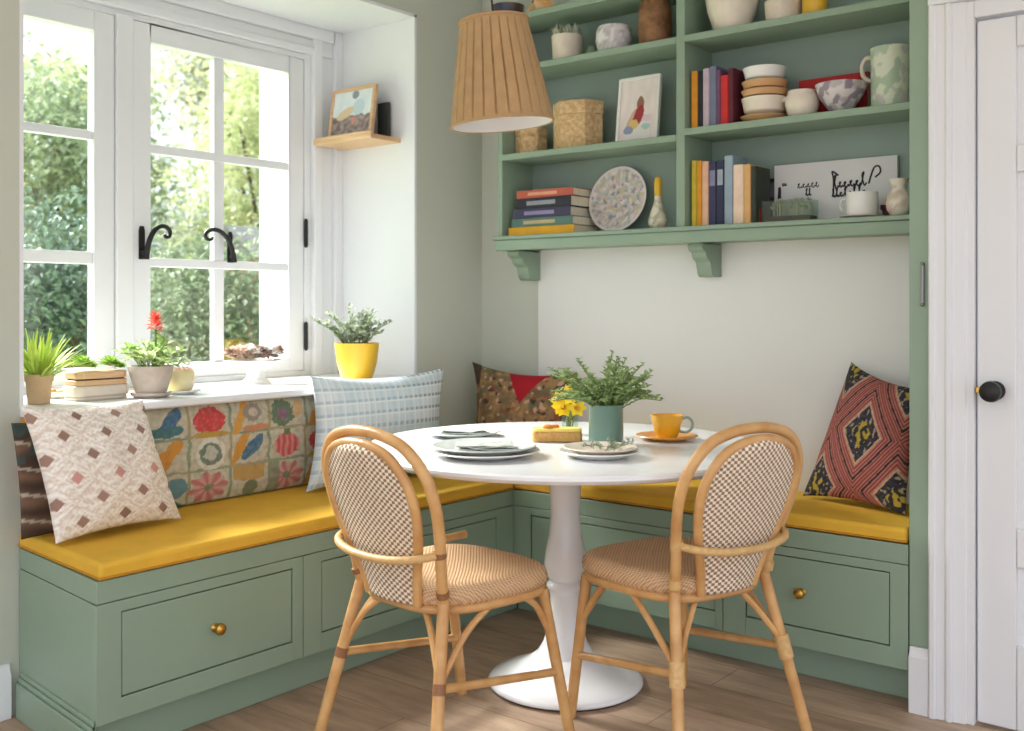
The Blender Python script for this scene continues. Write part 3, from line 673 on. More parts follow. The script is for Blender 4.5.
# middle shelf, left bay
def hexbox(x, y, z, r, h, rot, label):
    t = thing('seagrass_box', label, 'box', (x, y, z), rot)
    poly = [(r*math.cos(k*PI/3), r*math.sin(k*PI/3)*.78) for k in range(6)]
    bm = BM(); prism(bm, poly, 'z', 0, h*.72); lobj('body', bm, 'wicker', t, .003)
    bm = BM(); prism(bm, [(a*1.03, b*1.03) for a, b in poly], 'z', h*.72+.0005, h); lobj('lid', bm, 'wicker', t, .004)
hexbox(colx(578, 3.343), 3.343, ZB1, .102, .188, .3, 'large tan woven lidded box on the middle shelf')
hexbox(colx(531, 3.355), 3.355, ZB1, .066, .112, .5, 'small tan woven box behind the lampshade')
def pic(p):
    u, v = p.x/.076, p.z/.235
    c = mixc((238, 226, 224), (226, 214, 210), nz(u*3, v*3)+.4)
    if v < .33 and abs(u) < .75: c = (232, 228, 224)
    if blob(u, v, .12, .64, .20, .12) < 1: c = (150, 108, 92)
    if blob(u, v, .02, .44, .34, .15, .3) < 1: c = (164, 60, 66)
    if blob(u, v, -.4, .40, .32, .06, .5) < 1: c = (206, 176, 150)
    if blob(u, v, -.2, .31, .26, .08) < 1: c = (226, 196, 120)
    if blob(u, v, -.5, .22, .28, .07) < 1: c = (150, 156, 190)
    if blob(u, v, .5, .26, .26, .05) < 1: c = (176, 206, 204)
    if blob(u, v, .55, .4, .28, .06) < 1: c = (226, 204, 210)
    return c
framed('framed_picture', .182, .255, .012, (colx(636.5, 3.335), 3.335, ZB1+.002), (-.12, 0, 0), 'chinaw', pic, 'white framed picture of a figure in red on the middle shelf')
# middle shelf, right bay
z = ZB; xs = colx(764, 3.33)
def stackbowl(r0, r1, h): return [(0, 0), (r0, 0), (r1*.88, h*.25), (r1*.97, h*.85), (r1, h*.93), (r1, h), (r1*.94, h), (r1*.92, h*.85), (r1*.83, h*.30), (r0*.9, .006), (0, .006)]
lx('saucer', [(0, 0), (.05, 0), (.054, .004), (.080, .020), (.083, .024), (.079, .025), (.05, .008), (0, .008)], 'tan', (xs, 3.335, z), 'tan saucer at the bottom of the bowl stack on the middle shelf', 'saucer', 36, None, 'bowls stacked on the middle shelf')
z += .0255
for r0, r1, h, mat, lab in ((.050, .079, .060, 'glaze', 'pink cream bowl above the tan saucer in the stack'), (.052, .080, .026, 'tan', 'lower of the two tan bowls in the stack'),
        (.050, .078, .030, 'tan', 'upper of the two tan bowls in the stack'), (.050, .074, .046, 'chinaw', 'white bowl on top of the stack on the middle shelf')):
    lx('bowl', stackbowl(r0, r1, h), mat, (xs, 3.335, z), lab, 'bowl', 36, None, 'bowls stacked on the middle shelf'); z += h+.0006
t = thing('cream_pot', 'small cream jug between the bowl stack and the patterned bowl', 'jug', (colx(802, 3.32), 3.32, ZB))
bm = BM(); lathe(bm, sub([(0, 0), (.034, 0), (.048, .018), (.056, .045), (.054, .07), (.046, .084), (.047, .092), (.042, .092), (.041, .084), (.048, .066), (.05, .04), (0, .01)], 2), 32); lobj('body', bm, 'glaze', t)
bm = BM(); ball(bm, (-.055, 0, .07), .014, (1.2, .8, .8)); lobj('spout', bm, 'glaze', t)
book((colx(799, 3.42)+colx(868, 3.42))/2, 3.431, ZB, colx(868, 3.42)-colx(799, 3.42), .030, .150, (190, 40, 40), 'long red box file standing behind the jug and the bowl', 0, None, True)
lx('bowl', sub([(0, 0), (.030, 0), (.031, .006), (.050, .03), (.072, .062), (.082, .098), (.078, .098), (.068, .064), (.046, .034), (0, .012)], 7), 'speck', (colx(841, 3.325), 3.325, ZB), 'grey patterned bowl beside the tall mug on the middle shelf', 'bowl', 80, speckle((214, 206, 206), (150, 136, 150), (186, 176, 176), 40, .05))
t = thing('mug', 'tall sage patterned mug at the right end of the middle shelf', 'mug', (colx(891, 3.35), 3.35, ZB))
bm = BM(); lathe(bm, sub2([(0, 0), (.060, 0), (.063, .004), (.061, .03), (.062, .19), (.064, .197), (.060, .197), (.057, .03), (0, .012)]), 72); o = lobj('body', bm, 'speck', t); paint(o, speckle((216, 220, 200), (176, 194, 170), (196, 196, 190), 30))
bm = BM(); tube(bm, cat([(-.060, .01, .175), (-.085, .02, .182), (-.103, .026, .160), (-.098, .024, .126), (-.080, .018, .110), (-.060, .01, .102)], 5), .007, 10); lobj('handle', bm, 'glaze', t)
# upper shelf
t = thing('potted_cactus', 'pale ribbed pot of fuzzy cactus on the upper shelf', 'pot plant', (colx(567, 3.33), 3.33, ZCC))
bm = BM(); lathe(bm, sub([(0, 0), (.054, 0), (.056, .004), (.061, .105), (.057, .105), (.05, .09), (0, .09)], 4), 48, fn=lambda a, z: 1+.02*math.sin(a*24)); lobj('pot', bm, 'stonew', t)
bm = BM(); q = random.Random(5)
for k in range(300):
    a = q.uniform(0, 2*PI); r = .05*math.sqrt(q.random()); p = (r*math.cos(a), r*math.sin(a), .091); leaf(bm, p, (q.uniform(-.4, .4), q.uniform(-.4, .4), 1), q.uniform(.03, .065), .007)
lobj('cactus', bm, leafmat('cactus_fuzz', (180, 186, 164), (222, 222, 204), .2), t)
lx('bud_vase', sub([(0, 0), (.02, 0), (.024, .02), (.018, .045), (.014, .055), (.016, .06), (.012, .06), (0, .02)], 2), P('moss_glaze', (150, 170, 144), .4, .06, 30), (colx(591, 3.37), 3.37, ZCC), 'tiny green vase between the two pale pots on the upper shelf', 'vase', 24)
lx('bowl', sub([(0, 0), (.052, 0), (.062, .018), (.070, .05), (.068, .085), (.060, .105), (.056, .105), (.062, .08), (.062, .05), (0, .015)], 3), 'speck', (colx(614, 3.33), 3.33, ZCC), 'round white pitted bowl on the upper shelf', 'bowl', 40, speckle((228, 224, 224), (206, 200, 204), (190, 182, 180), 50), fn=lambda a, z: 1+.012*math.sin(a*9+z*120))
lx('wooden_vase', sub([(0, 0), (.052, 0), (.058, .01), (.062, .06), (.060, .13), (.050, .17), (.046, .175), (.046, .16), (0, .15)], 3), 'wood', (colx(655, 3.32), 3.32, ZCC), 'rough brown wooden vase beside the shelf divider', 'vase', 40, fn=lambda a, z: 1+.02*math.sin(a*6+z*70))
lx('planter', sub([(0, 0), (.055, 0), (.06, .004), (.085, .08), (.098, .15), (.096, .17), (.09, .17), (.078, .08), (0, .02)], 3), 'glaze', (colx(732, 3.34), 3.34, ZCC), 'large cream pot at the left of the upper right shelf', 'pot', 44)
lx('bowl', sub([(0, 0), (.05, 0), (.056, .004), (.060, .05), (.062, .08), (.058, .08), (.054, .05), (0, .015)], 3), 'stonew', (colx(783, 3.34), 3.34, ZCC), 'beige straight sided dish beside the large cream pot', 'bowl', 40)
lx('tin', [(0, 0), (.040, 0), (.041, .003), (.041, .09), (.043, .092), (.043, .11), (0, .11)], 'ypot', (colx(815, 3.34), 3.34, ZCC), 'yellow lidded tin on the upper right shelf', 'tin', 36)
# on the top board
lx('bowl', sub([(0, 0), (.03, 0), (.032, .006), (.06, .04), (.068, .075), (.064, .075), (.055, .04), (0, .012)], 3), P('navy_glaze', (52, 66, 96), .3, .06, 20, rgb2=(94, 72, 60)), (colx(508, 3.34), 3.34, 2.3175), 'dark blue bowl on top of the shelves above the lampshade', 'bowl', 36)
t = thing('shell_ornament', 'cream and orange conch shell on top of the shelves', 'ornament', (colx(541, 3.34), 3.34, 2.3175))
bm = BM(); lathe(bm, sub([(0, -.075), (.012, -.06), (.022, -.03), (.042, .0), (.036, .02), (.026, .034), (.02, .044), (.012, .056), (0, .066)], 3), 28, (0, 0, .042), Matrix.Rotation(PI/2, 4, 'Y'), fn=lambda a, z: 1+.06*math.sin(a*2+z*60)); lobj('shell', bm, P('shell_cream', (232, 204, 160), .5, .08, 30, rgb2=(222, 160, 90)), t)
bm = BM(); 
for k in range(7): ball(bm, (-.03+.012*k, -.012, .078-abs(k-3)*.004), .007)
lobj('spines', bm, P('shell_brown', (170, 110, 70), .6), t)

# ------------------------------------------------------------------ small oak ledge and its picture
led = thing('picture_ledge', 'small pale oak ledge on the white recess wall right of the window', 'shelf', (-3.19, 2.97, 1.827))
bm = BM(); box(bm, -3.352, -3.007, 2.868, 3.0375, 1.824, 1.843); box(bm, -3.352, -3.007, 2.868, 2.880, 1.8432, 1.854); obj('board', bm, 'oak', led, .002)
def pic2(p):
    u, v = p.x/.13, p.z/.215
    c = mixc((226, 232, 236), (208, 216, 222), nz(u*3, v*3)+.4)
    if v < .45+.08*nz(u*4, 2): c = mixc((176, 160, 150), (120, 104, 104), .5+nz(u*6, v*12))
    if blob(u, v, -.3, .5, .4, .1, .2) < 1: c = (214, 190, 160)
    if blob(u, v, .1, .85, .16, .08) < 1: c = (140, 146, 160)
    if blob(u, v, .3, .6, .26, .16) < 1: c = (190, 208, 216)
    if blob(u, v, .1, .34, .1, .08) < 1: c = (206, 140, 130)
    if v < .1: c = (222, 200, 160)
    return c
framed('framed_picture', .26, .215, .014, (-3.195, 2.93, 1.848), (-.14, 0, 0), 'oak', pic2, 'oak framed landscape print standing on the small oak ledge')
bm = BM(); box(bm, -.03, .03, -.008, .008, 0, .15); b_ = one('dark_block', bm, P('slate_black', (52, 56, 52), .7, .06, 20), (-3.085, 3.018, 1.8435), 'narrow black notebook wedged behind the oak framed print', 'strut', bevel=.001); b_.name = 'strut'  # plain dark block standing for the print's rear stand

# ------------------------------------------------------------------ pedestal table
TX, TY = -1.857, 2.588
tb = thing('pedestal_table', 'round white pedestal dining table in front of the corner bench', 'table', (TX, TY, 0))
bm = BM(); lathe(bm, [(0, .708), (.585, .708), (.600, .712), (.611, .722), (.611, .730), (.606, .735), (0, .735)], 96); lobj('tabletop', bm, 'tablew', tb)
bm = BM(); lathe(bm, sub([(.14, .7075), (.14, .692), (.058, .690), (.053, .665), (.050, .62), (.046, .56), (.045, .52), (.050, .46), (.060, .41), (.065, .37), (.062, .345), (.053, .325), (.047, .318), (.057, .308), (.059, .298), (.051, .288), (.046, .27), (.047, .23), (.055, .17), (.067, .13), (.088, .095)], 2), 48); lobj('column', bm, 'tablew', tb, ang=60)
bm = BM(); lathe(bm, [(0, .004), (.225, .004), (.236, .010), (.237, .018), (.228, .026), (.19, .038), (.15, .053), (.115, .075), (.088, .0955), (0, .0955)], 64); lobj('base', bm, 'tablew', tb, ang=60)
bm = BM(); lathe(bm, [(0, 0), (.225, 0), (.225, .0042), (0, .0042)], 48); lobj('base_pad', bm, 'cord', tb)
bm = BM(); box(bm, .145, .30, -.022, .022, .690, .7075); lobj('bearer', bm, 'oak', tb, .003)
def on_table(px, py, z=.7355):
    t = (px-512)/1038.; v = (305-py)/1038.; d = (z-1.16)/v
    return (d*(-.6239+.7815*t), d*(.7815+.6239*t), z)
def platep(r, h=.016): return [(0, 0), (r*.6, 0), (r*.64, .003), (r*.98, h), (r, h+.001), (r*.98, h+.004), (r*.64, .007), (r*.6, .0055), (0, .0055)]
p = on_table(463, 436); lx('plate', platep(.12, .014), 'chinag', p, 'grey white plate behind the plate stack at the left of the table', 'plate', 56)
nb = BM(); 
def cloth_fold(bm, w, d, lay, seed):
    n = 22
    for k in range(lay):
        g = []
        for j in range(n+1):
            rr = []
            for i in range(n+1):
                u, v = -1+2*i/n, -1+2*j/n
                rr.append((u*w/2*(1-.03*k)+.004*nz(v*2, k, seed), v*d/2+.006*nz(u*2, k, seed+3), .0015+k*.0055+.003*(1+nz(u*2.5, v*2.5, seed+k))+.004*u*u*(k % 2)))
            g.append([(bm.verts.new(a), bm.verts.new((a[0], a[1], a[2]+.0022))) for a in rr])
        for j in range(n):
            for i in range(n):
                bm.faces.new([g[j][i][1], g[j][i+1][1], g[j+1][i+1][1], g[j+1][i][1]]); bm.faces.new([g[j][i][0], g[j+1][i][0], g[j+1][i+1][0], g[j][i+1][0]])
        for i in range(n):
            for A, B in ((g[0][i], g[0][i+1]), (g[n][i+1], g[n][i]), (g[i+1][0], g[i][0]), (g[i][n], g[i+1][n])): bm.faces.new((A[0], B[0], B[1], A[1]))
cloth_fold(nb, .15, .08, 2, 2); n1 = one('napkin', nb, 'linen', (p[0], p[1], p[2]+.0075), 'folded grey linen napkin on the rear plate', 'napkin'); n1.rotation_euler = (0, 0, .6)
p = on_table(485, 456); z = p[2]
lx('plate', platep(.155), 'chinaw', (p[0], p[1], z), 'large white plate at the bottom of the stack by the left chair', 'plate', 64, None, 'plates stacked at the left of the table')
lx('plate', platep(.148, .020), 'chinag', (p[0]-.006, p[1]+.004, z+.0085), 'grey white plate on top of the stack by the left chair', 'plate', 64, None, 'plates stacked at the left of the table')
nb = BM(); cloth_fold(nb, .165, .10, 3, 8); n2 = one('napkin', nb, 'linen', (p[0]-.01, p[1]+.01, z+.0165), 'thick folded grey linen napkin on the stacked plates', 'napkin'); n2.rotation_euler = (0, 0, .72)
p = on_table(599, 457); 
lx('plate', platep(.112, .016), 'chinaw', p, 'lower white plate of the pair in front of the green vase', 'plate', 56, None, 'pair of plates before the vase')
lx('plate', platep(.104, .018), 'stonew', (p[0]+.003, p[1]+.002, p[2]+.0088), 'upper cream plate of the pair under the herb sprigs', 'plate', 56, None, 'pair of plates before the vase')
bm = BM(); q = random.Random(14)
for k in range(9):
    a = q.uniform(0, PI*2); s = Vector((q.uniform(-.05, .05), q.uniform(-.03, .03), .004)); e = s+Vector((math.cos(a)*.05, math.sin(a)*.05, q.uniform(.008, .024)))
    tube(bm, [s, (s+e)/2+Vector((0, 0, .006)), e], .0012, 5)
    for i in range(16):
        t_ = i/15; leaf(bm, s.lerp(e, t_)+Vector((0, 0, .003)), (q.uniform(-1, 1), q.uniform(-1, 1), q.uniform(.1, 1)), .014, .007)
one('herb_sprigs', bm, 'leafgrey', (p[0]+.006, p[1]+.02, p[2]+.0152), 'grey green herb sprigs lying on the cream plate', 'herbs')
# cake
p = on_table(557, 441); t = thing('cake', 'small sponge cake with yellow icing and candied orange beside the vase', 'cake', p, .65)
bm = BM(); prism(bm, [(-.072, -.035), (.072, -.035), (.078, -.02), (.078, .03), (.07, .038), (-.07, .038), (-.078, .03), (-.078, -.02)], 'z', 0, .032); lobj('sponge', bm, 'cakem', t, .005)
bm = BM(); prism(bm, [(-.07, -.033), (.07, -.033), (.076, -.02), (.076, .028), (.068, .036), (-.068, .036), (-.076, .028), (-.076, -.02)], 'z', .0322, .041); lobj('icing', bm, 'icing', t, .003)
bm = BM(); ball(bm, (-.028, -.012, .046), .014, (1.3, .9, .5)); ball(bm, (-.006, .012, .045), .012, (1.2, .9, .5)); lobj('orange_slice', bm, 'orange', t)
# glass of daffodils
p = on_table(570, 434); t = thing('daffodil_jar', 'small glass jar of yellow daffodils left of the green vase', 'flowers', p)
bm = BM(); lathe(bm, [(0, 0), (.026, 0), (.028, .003), (.027, .07), (.025, .07), (.026, .005), (0, .004)], 28); lobj('glass_jar', bm, 'jarglass', t)
bs, bf, bc = BM(), BM(), BM(); q = random.Random(21)
heads = [(-.034, -.01, .105), (-.012, .010, .122), (.012, -.014, .106), (.030, .006, .115), (-.006, -.024, .086), (-.026, .016, .090), (.016, .02, .122), (.038, -.012, .090), (0, .0, .135), (-.02, -.03, .112), (.024, -.026, .124), (-.042, .006, .088)]
vd = Vector((.55, -.75, .1)).normalized()
for hx, hy, hz in heads:
    h = Vector((hx, hy, hz)); tube(bs, cat([(hx*.2, hy*.2, .005), (hx*.5, hy*.5, .06), h], 4), .0018, 6)
    d = (vd+Vector((q.uniform(-.6, .6), q.uniform(-.5, .5), q.uniform(-.2, .5)))).normalized(); s = d.cross(Vector((0, 0, 1))).normalized(); u = s.cross(d)
    for k in range(6):
        a = k*PI/3; leaf(bf, h, (s*math.cos(a)+u*math.sin(a)+d*.25), .033, .028, d, .1)
    rot = d.to_track_quat('Z', 'Y').to_matrix().to_4x4(); lathe(bc, [(.005, 0), (.008, .008), (.0105, .014), (.009, .014), (.004, .003), (0, .002)], 12, h, rot)
lobj('stems', bs, 'stem', t); lobj('petals', bf, 'daff', t); lobj('trumpets', bc, 'ypot', t)
# green vase with foliage
p = on_table(606, 444); t = thing('foliage_vase', 'green enamel vase of leafy herbs in the middle of the table', 'vase', p)
bm = BM(); lathe(bm, [(0, 0), (.051, 0), (.053, .004), (.053, .118), (.055, .121), (.052, .122), (.050, .118), (.050, .006), (0, .006)], 48); lobj('vase', bm, 'vase', t)
bs, bl_ = BM(), BM(); q = random.Random(33)
def sprig(bs, bl_, s, e, n, L, W, q, r=.0016, spread=1):
    s, e = Vector(s), Vector(e); m = (s+e)/2+Vector((0, 0, .02)); pts = cat([s, m, e], 6); tube(bs, pts, r, 5)
    for i in range(n):
        tt = .25+.75*i/(n-1); k = min(len(pts)-1, int(tt*(len(pts)-1))); a = i*2.4+q.uniform(-.5, .5); dr = (e-s).normalized()
        d = Vector((math.cos(a), math.sin(a), q.uniform(-.1, .8)))*spread+dr*.6
        leaf(bl_, pts[k]+Vector((q.uniform(-.004, .004), q.uniform(-.004, .004), 0)), d, L*q.uniform(.7, 1.2), W*q.uniform(.8, 1.2))
for k in range(84):
    a = q.uniform(0, 2*PI); r = q.uniform(.03, .19); h = q.uniform(.15, .29)-r*.32
    s = (.035*math.cos(a)*q.random(), .035*math.sin(a)*q.random(), .10); sprig(bs, bl_, s, (r*math.cos(a), r*math.sin(a), max(.14, h)), 18, .019, .016, q)
lobj('stems', bs, 'stem', t); lobj('foliage', bl_, 'leafdark', t)
# cup and saucer
p = on_table(667, 439.5); lx('saucer', platep(.098, .012), 'saucer', p, 'ochre saucer under the yellow cup', 'saucer', 56)
t = thing('tea_cup', 'yellow tea cup on the ochre saucer beside the right chair', 'cup', (p[0], p[1], p[2]+.0058), 0)
bm = BM(); lathe(bm, sub([(0, 0), (.030, 0), (.031, .004), (.040, .02), (.047, .05), (.052, .072), (.049, .072), (.044, .05), (.036, .02), (0, .008)], 2), 44); lobj('bowl', bm, 'ycup', t)
bm = BM(); sx = Vector((.7815, .6239, 0)); tube(bm, cat([sx*.047+Vector((0, 0, .060)), sx*.066+Vector((0, 0, .064)), sx*.080+Vector((0, 0, .05)), sx*.078+Vector((0, 0, .03)), sx*.062+Vector((0, 0, .018)), sx*.040+Vector((0, 0, .02))], 5), .0045, 9); lobj('handle', bm, 'greyhandle', t)

# ------------------------------------------------------------------ rattan chairs
def mirror(p): return (-p[0], p[1], p[2])
def chair(loc, rz, label, wrap, ff=.222):
    t = thing('rattan_chair', label, 'chair', loc, rz, 'rattan bistro chairs at the table')
    half = [(.166, -.150, .43), (.178, -.168, .52), (.200, -.192, .60), (.211, -.215, .68), (.198, -.238, .755), (.148, -.256, .815), (.074, -.265, .841)]
    pts = half+[(0, -.267, .847)]+[mirror(p) for p in half[::-1]]
    bm = BM(); tube(bm, cat(pts, 6), .0145, 12); lobj('outer_hoop', bm, 'rattan', t)
    hi = [(.096, -.172, .415), (.110, -.186, .48), (.144, -.212, .57), (.166, -.238, .66), (.158, -.262, .735), (.118, -.279, .790), (.061, -.286, .814)]
    pin = hi+[(0, -.288, .820)]+[mirror(p) for p in hi[::-1]]
    bm = BM(); ci = cat(pin, 6); tube(bm, ci, .0125, 12); lobj('inner_hoop', bm, 'rattan', t)
    # woven panel: strips between left and right points of the hoop
    bm = BM(); uvl = bm.loops.layers.uv.new('UVMap'); n = len(ci); hN = n//2; rows = []; m = 16
    for i in range(hN+1):
        a, b = ci[n-1-i], ci[i]; rows.append([bm.verts.new(a.lerp(b, k/m)+Vector((0, -.022*(1-(2*k/m-1)**2)*min(1, (hN-i)/10), 0))) for k in range(m+1)])
    zlo, zhi = .415, .820
    for i in range(hN):
        for k in range(m):
            q = (rows[i][k], rows[i][k+1], rows[i+1][k+1], rows[i+1][k])
            if len(set(q)) < 4 or (q[2].co-q[3].co).length < 1e-6 and False: continue
            f = bm.faces.new(q)
            for l in f.loops: l[uvl].uv = (l.vert.co.x/.34+.5, (l.vert.co.z-zlo)/(zhi-zlo))
    o = lobj('woven_back', bm, 'panel', t); s = o.modifiers.new('solid', 'SOLIDIFY'); s.thickness = .006; s.offset = 0
    # seat
    def rim(f, z, n=64):
        out = []
        for k in range(n):
            a = 2*PI*k/n; c, s_ = math.cos(a), math.sin(a); e = .62
            x = math.copysign(abs(c)**e, c); y = math.copysign(abs(s_)**e, s_)
            w = .205+.022*y; out.append((x*w*f, .032+y*.205*f, z))
        return out
    bm = BM(); uvl = bm.loops.layers.uv.new('UVMap')
    rings = [(.90, .408), (.98, .412), (1.03, .425), (1.04, .440), (1.02, .455), (.97, .464), (.88, .467), (.7, .465), (.45, .462), (.2, .461)]
    R_ = [[bm.verts.new(p) for p in rim(f, z)] for f, z in rings]
    for a, b in zip(R_, R_[1:]):
        for k in range(64): bm.faces.new((a[k], a[(k+1) % 64], b[(k+1) % 64], b[k]))
    bm.faces.new(R_[-1]); bm.faces.new(R_[0][::-1])
    for f in bm.faces:
        for l in f.loops: l[uvl].uv = (l.vert.co.x*1.0+.5, l.vert.co.y*1.0+l.vert.co.z*1.0)
    lobj('seat', bm, 'seat', t)
    bm = BM(); tube(bm, rim(.97, .404), .012, 10, True); lobj('seat_rail', bm, 'rattan', t)
    # legs
    feet = [(-.215, ff), (.215, ff), (-.235, -.242), (.235, -.242)]; tops = [(-.185, .185), (.185, .185), (-.165, -.148), (.165, -.148)]
    for (fx, fy), (tx, ty) in zip(feet, tops):
        zt = .405 if fy > 0 else .432; bm = BM(); tube(bm, [(tx+(fx-tx)*k/8, ty+(fy-ty)*k/8, zt*(1-k/8)) for k in range(9)], .0155, 12); lobj('leg', bm, 'rattan', t)
    def on(i, z): zt = .405 if feet[i][1] > 0 else .432; k = 1-z/zt; return Vector((tops[i][0]+(feet[i][0]-tops[i][0])*k, tops[i][1]+(feet[i][1]-tops[i][1])*k, z))
    zst = .235
    for a, b in ((0, 2), (1, 3)):
        bm = BM(); tube(bm, [on(a, .176), on(b, zst)], .0112, 10); lobj('stretcher', bm, 'rattan', t)
    for i in range(4):
        sx, sy = math.copysign(1, feet[i][0]), math.copysign(1, feet[i][1])
        e1 = (sx*.19, .045+sy*.055, .402); e2 = (sx*.075, .185 if sy > 0 else -.135, .402)
        for e in (e1, e2):
            s = on(i, (zst if sy < 0 else .262)+.01); mdl = s.lerp(Vector(e), .5)+(Vector((0, 0, .006 if wrap else .026)))
            bm = BM(); tube(bm, cat([s, mdl, e], 6), .0088, 8); lobj('brace', bm, 'rattan', t)
        if sy > 0: continue
        bm = BM(); tube(bm, [on(i, zst-.03), on(i, zst+.03)], .0205, 12) if wrap else tube(bm, [on(i, zst-.012+.0028*k) for k in range(10)], [.0166 if k % 3 else .0172 for k in range(10)], 12); lobj('binding', bm, 'rattanl' if wrap else 'rattand', t)
    # curved rail across the back
    q = [(.184, -.180, .556), (.176, -.212, .552), (.140, -.240, .545), (.075, -.257, .538), (0, -.262, .536)]; q = q+[mirror(p) for p in q[-2::-1]]
    bm = BM(); tube(bm, cat(q, 6), .0105, 10); lobj('back_rail', bm, 'rattanl', t)
    for s in (1, -1):
        for z in (.452, .557):
            x, y = (.170, -.154) if z < .5 else (.186, -.178)
            bm = BM(); tube(bm, [(s*x, y, z-(.012 if wrap else .007)), (s*(x+.002), y-.004, z+(.012 if wrap else .007))], .0172 if wrap else .0166, 12); lobj('binding', bm, 'rattanl' if wrap else 'rattand', t)
    if not wrap:
        bm = BM(); tube(bm, [(-.205, .18, .474), (-.205, .265, .476)], .012, 10); lobj('rail_end', bm, 'rattan', t)
    return t
chair((-1.868, 2.05, 0), math.atan2(-.106, .994), 'rattan bistro chair at the left of the table seen from behind', False, .262)
chair((-1.422, 2.530, 0), math.atan2(.956, .293), 'rattan bistro chair at the right of the table with pale wrapped joints', True)

# ------------------------------------------------------------------ pendant lamp
LX, LY, LZ = -1.985, 2.44, 1.705
t = thing('pendant_lamp', 'pleated straw coloured pendant lampshade hanging above the table', 'lamp', (LX, LY, LZ)); t.rotation_euler = (.075, -.05, 0)
bm = BM(); h = .318; npl = 26
prof = [(.155, .0), (.1565, .004), (.1545, .012), (.128, .16), (.104, .300), (.1045, .309), (.1055, .314), (.104, .318)]
lathe(bm, sub(prof, 2), npl*9, fn=lambda a, z: 1+(0.016*(1 if (a*npl/(2*PI)) % 1 < .80 else -2.6)*min(1, max(0, (z-.008)/.01))*min(1, max(0, (.305-z)/.01))))
bmesh.ops.delete(bm, geom=[f for f in bm.faces if len(f.verts) > 4], context='FACES_ONLY')
lobj('shade', bm, 'shadefab', t, ang=25)
bm = BM(); lathe(bm, [(.1505, .002), (.1195, .16), (.095, .30)], 64); bmesh.ops.delete(bm, geom=[f for f in bm.faces if len(f.verts) > 4], context='FACES_ONLY'); lobj('lining', bm, 'shadein', t)
for r, z in ((.155, .004), (.104, .314)):
    bm = BM(); tube(bm, [(r*math.cos(k*2*PI/72), r*math.sin(k*2*PI/72), z) for k in range(72)], .0045, 8, True); lobj('trim_band', bm, 'shadefab', t)
bm = BM()
for k in range(3): tube(bm, [(0, 0, .30), (.1*math.cos(k*2*PI/3), .1*math.sin(k*2*PI/3), .308)], .0018, 6)
tube(bm, [(0, 0, .225), (0, 0, .31)], .017, 14); lobj('fitting', bm, 'brass', t)
bm = BM(); tube(bm, [(0, 0, .31), (0, 0, 2.6-LZ)], .003, 8); lobj('cord', bm, 'cord', t)
bm = BM(); lathe(bm, [(0, 2.59-LZ), (.03, 2.59-LZ), (.05, 2.605-LZ), (.05, 2.6195-LZ), (0, 2.6195-LZ)], 28); lobj('ceiling_rose', bm, 'white', t)
bm = BM(); ball(bm, (0, 0, .19), .028, (1, 1, 1.2)); lobj('bulb', bm, 'chinaw', t)

# ------------------------------------------------------------------ things on the sill
ZS = .867
def on_sill(px, py): t = (px-512)/1038.; v = (305-py)/1038.; d = (ZS-1.16)/v; return (d*(-.6239+.7815*t), d*(.7815+.6239*t), ZS)
def foliage(bs, bl_, n, z0, zr, rr, L, W, q, nl=12, r0=.02, droop=0):
    for k in range(n):
        a = q.uniform(0, 2*PI); r = rr*math.sqrt(q.random()); h = q.uniform(*zr)*(1-.3*(r/rr)**2)
        sprig(bs, bl_, (r0*math.cos(a)*q.random(), r0*math.sin(a)*q.random(), z0), (r*math.cos(a), r*math.sin(a), h-droop*r), nl, L, W, q)
p = on_sill(35, 404); t = thing('potted_fern', 'bright green leafy plant in a tan pot at the left end of the sill', 'pot plant', (p[0], p[1]+.012, ZS))
bm = BM(); lathe(bm, [(0, 0), (.030, 0), (.0315, .003), (.037, .066), (.040, .067), (.041, .088), (.037, .088), (.034, .07), (0, .07)], 32); lobj('pot', bm, 'terra', t)
bm = BM(); q = random.Random(2)
for k in range(150):
    a = q.uniform(0, 2*PI); L = q.uniform(.10, .20); el = q.uniform(.45, 1.35); d = Vector((math.cos(a)*math.cos(el), math.sin(a)*math.cos(el), math.sin(el)))
    if p[1]+.012+d.y*L < R0+.03: d.y = abs(d.y)*.3; d.normalize()
    b0 = Vector((.02*math.cos(a), .02*math.sin(a), .072)); prev = None; s = d.cross(Vector((0, 0, 1))).normalized()
    for i in range(5):
        tt = i/4; c = b0+d*L*tt-Vector((0, 0, .04*tt*tt)); w = .0085*(1-tt*.9)*(.5+tt if tt < .5 else 1)
        v = (bm.verts.new(c-s*w), bm.verts.new(c+s*w))
        if prev: bm.faces.new((prev[0], prev[1], v[1], v[0]))
        prev = v
lobj('leaves', bm, 'leafbright', t)
p = on_sill(64, 397); t = thing('cream_dish', 'small cream dish of orange peel beside the leafy plant on the sill', 'dish', p)
bm = BM(); lathe(bm, [(0, 0), (.045, 0), (.06, .004), (.062, .02), (.058, .02), (.055, .008), (0, .006)], 36); lobj('dish', bm, 'stonew', t)
bm = BM(); q = random.Random(6)
for k in range(9): ball(bm, (q.uniform(-.03, .03), q.uniform(-.03, .03), .016+.006*q.random()), .012, (1.3, .9, .7), 10, 7)
lobj('peel', bm, 'orange', t)
p = on_sill(98, 399); t = thing('succulent_trough', 'low cream trough with two wooden bands planted with succulents on the sill', 'planter', (p[0]-.01, p[1], ZS), .0)
bm = BM(); a, b = .052, .088
def rr_(a, b, r): return [(x+sx*0, y) for (x, y, sx) in [(a-r, -b, 0), (a, -b+r, 0), (a, b-r, 0), (a-r, b, 0), (-a+r, b, 0), (-a, b-r, 0), (-a, -b+r, 0), (-a+r, -b, 0)]]
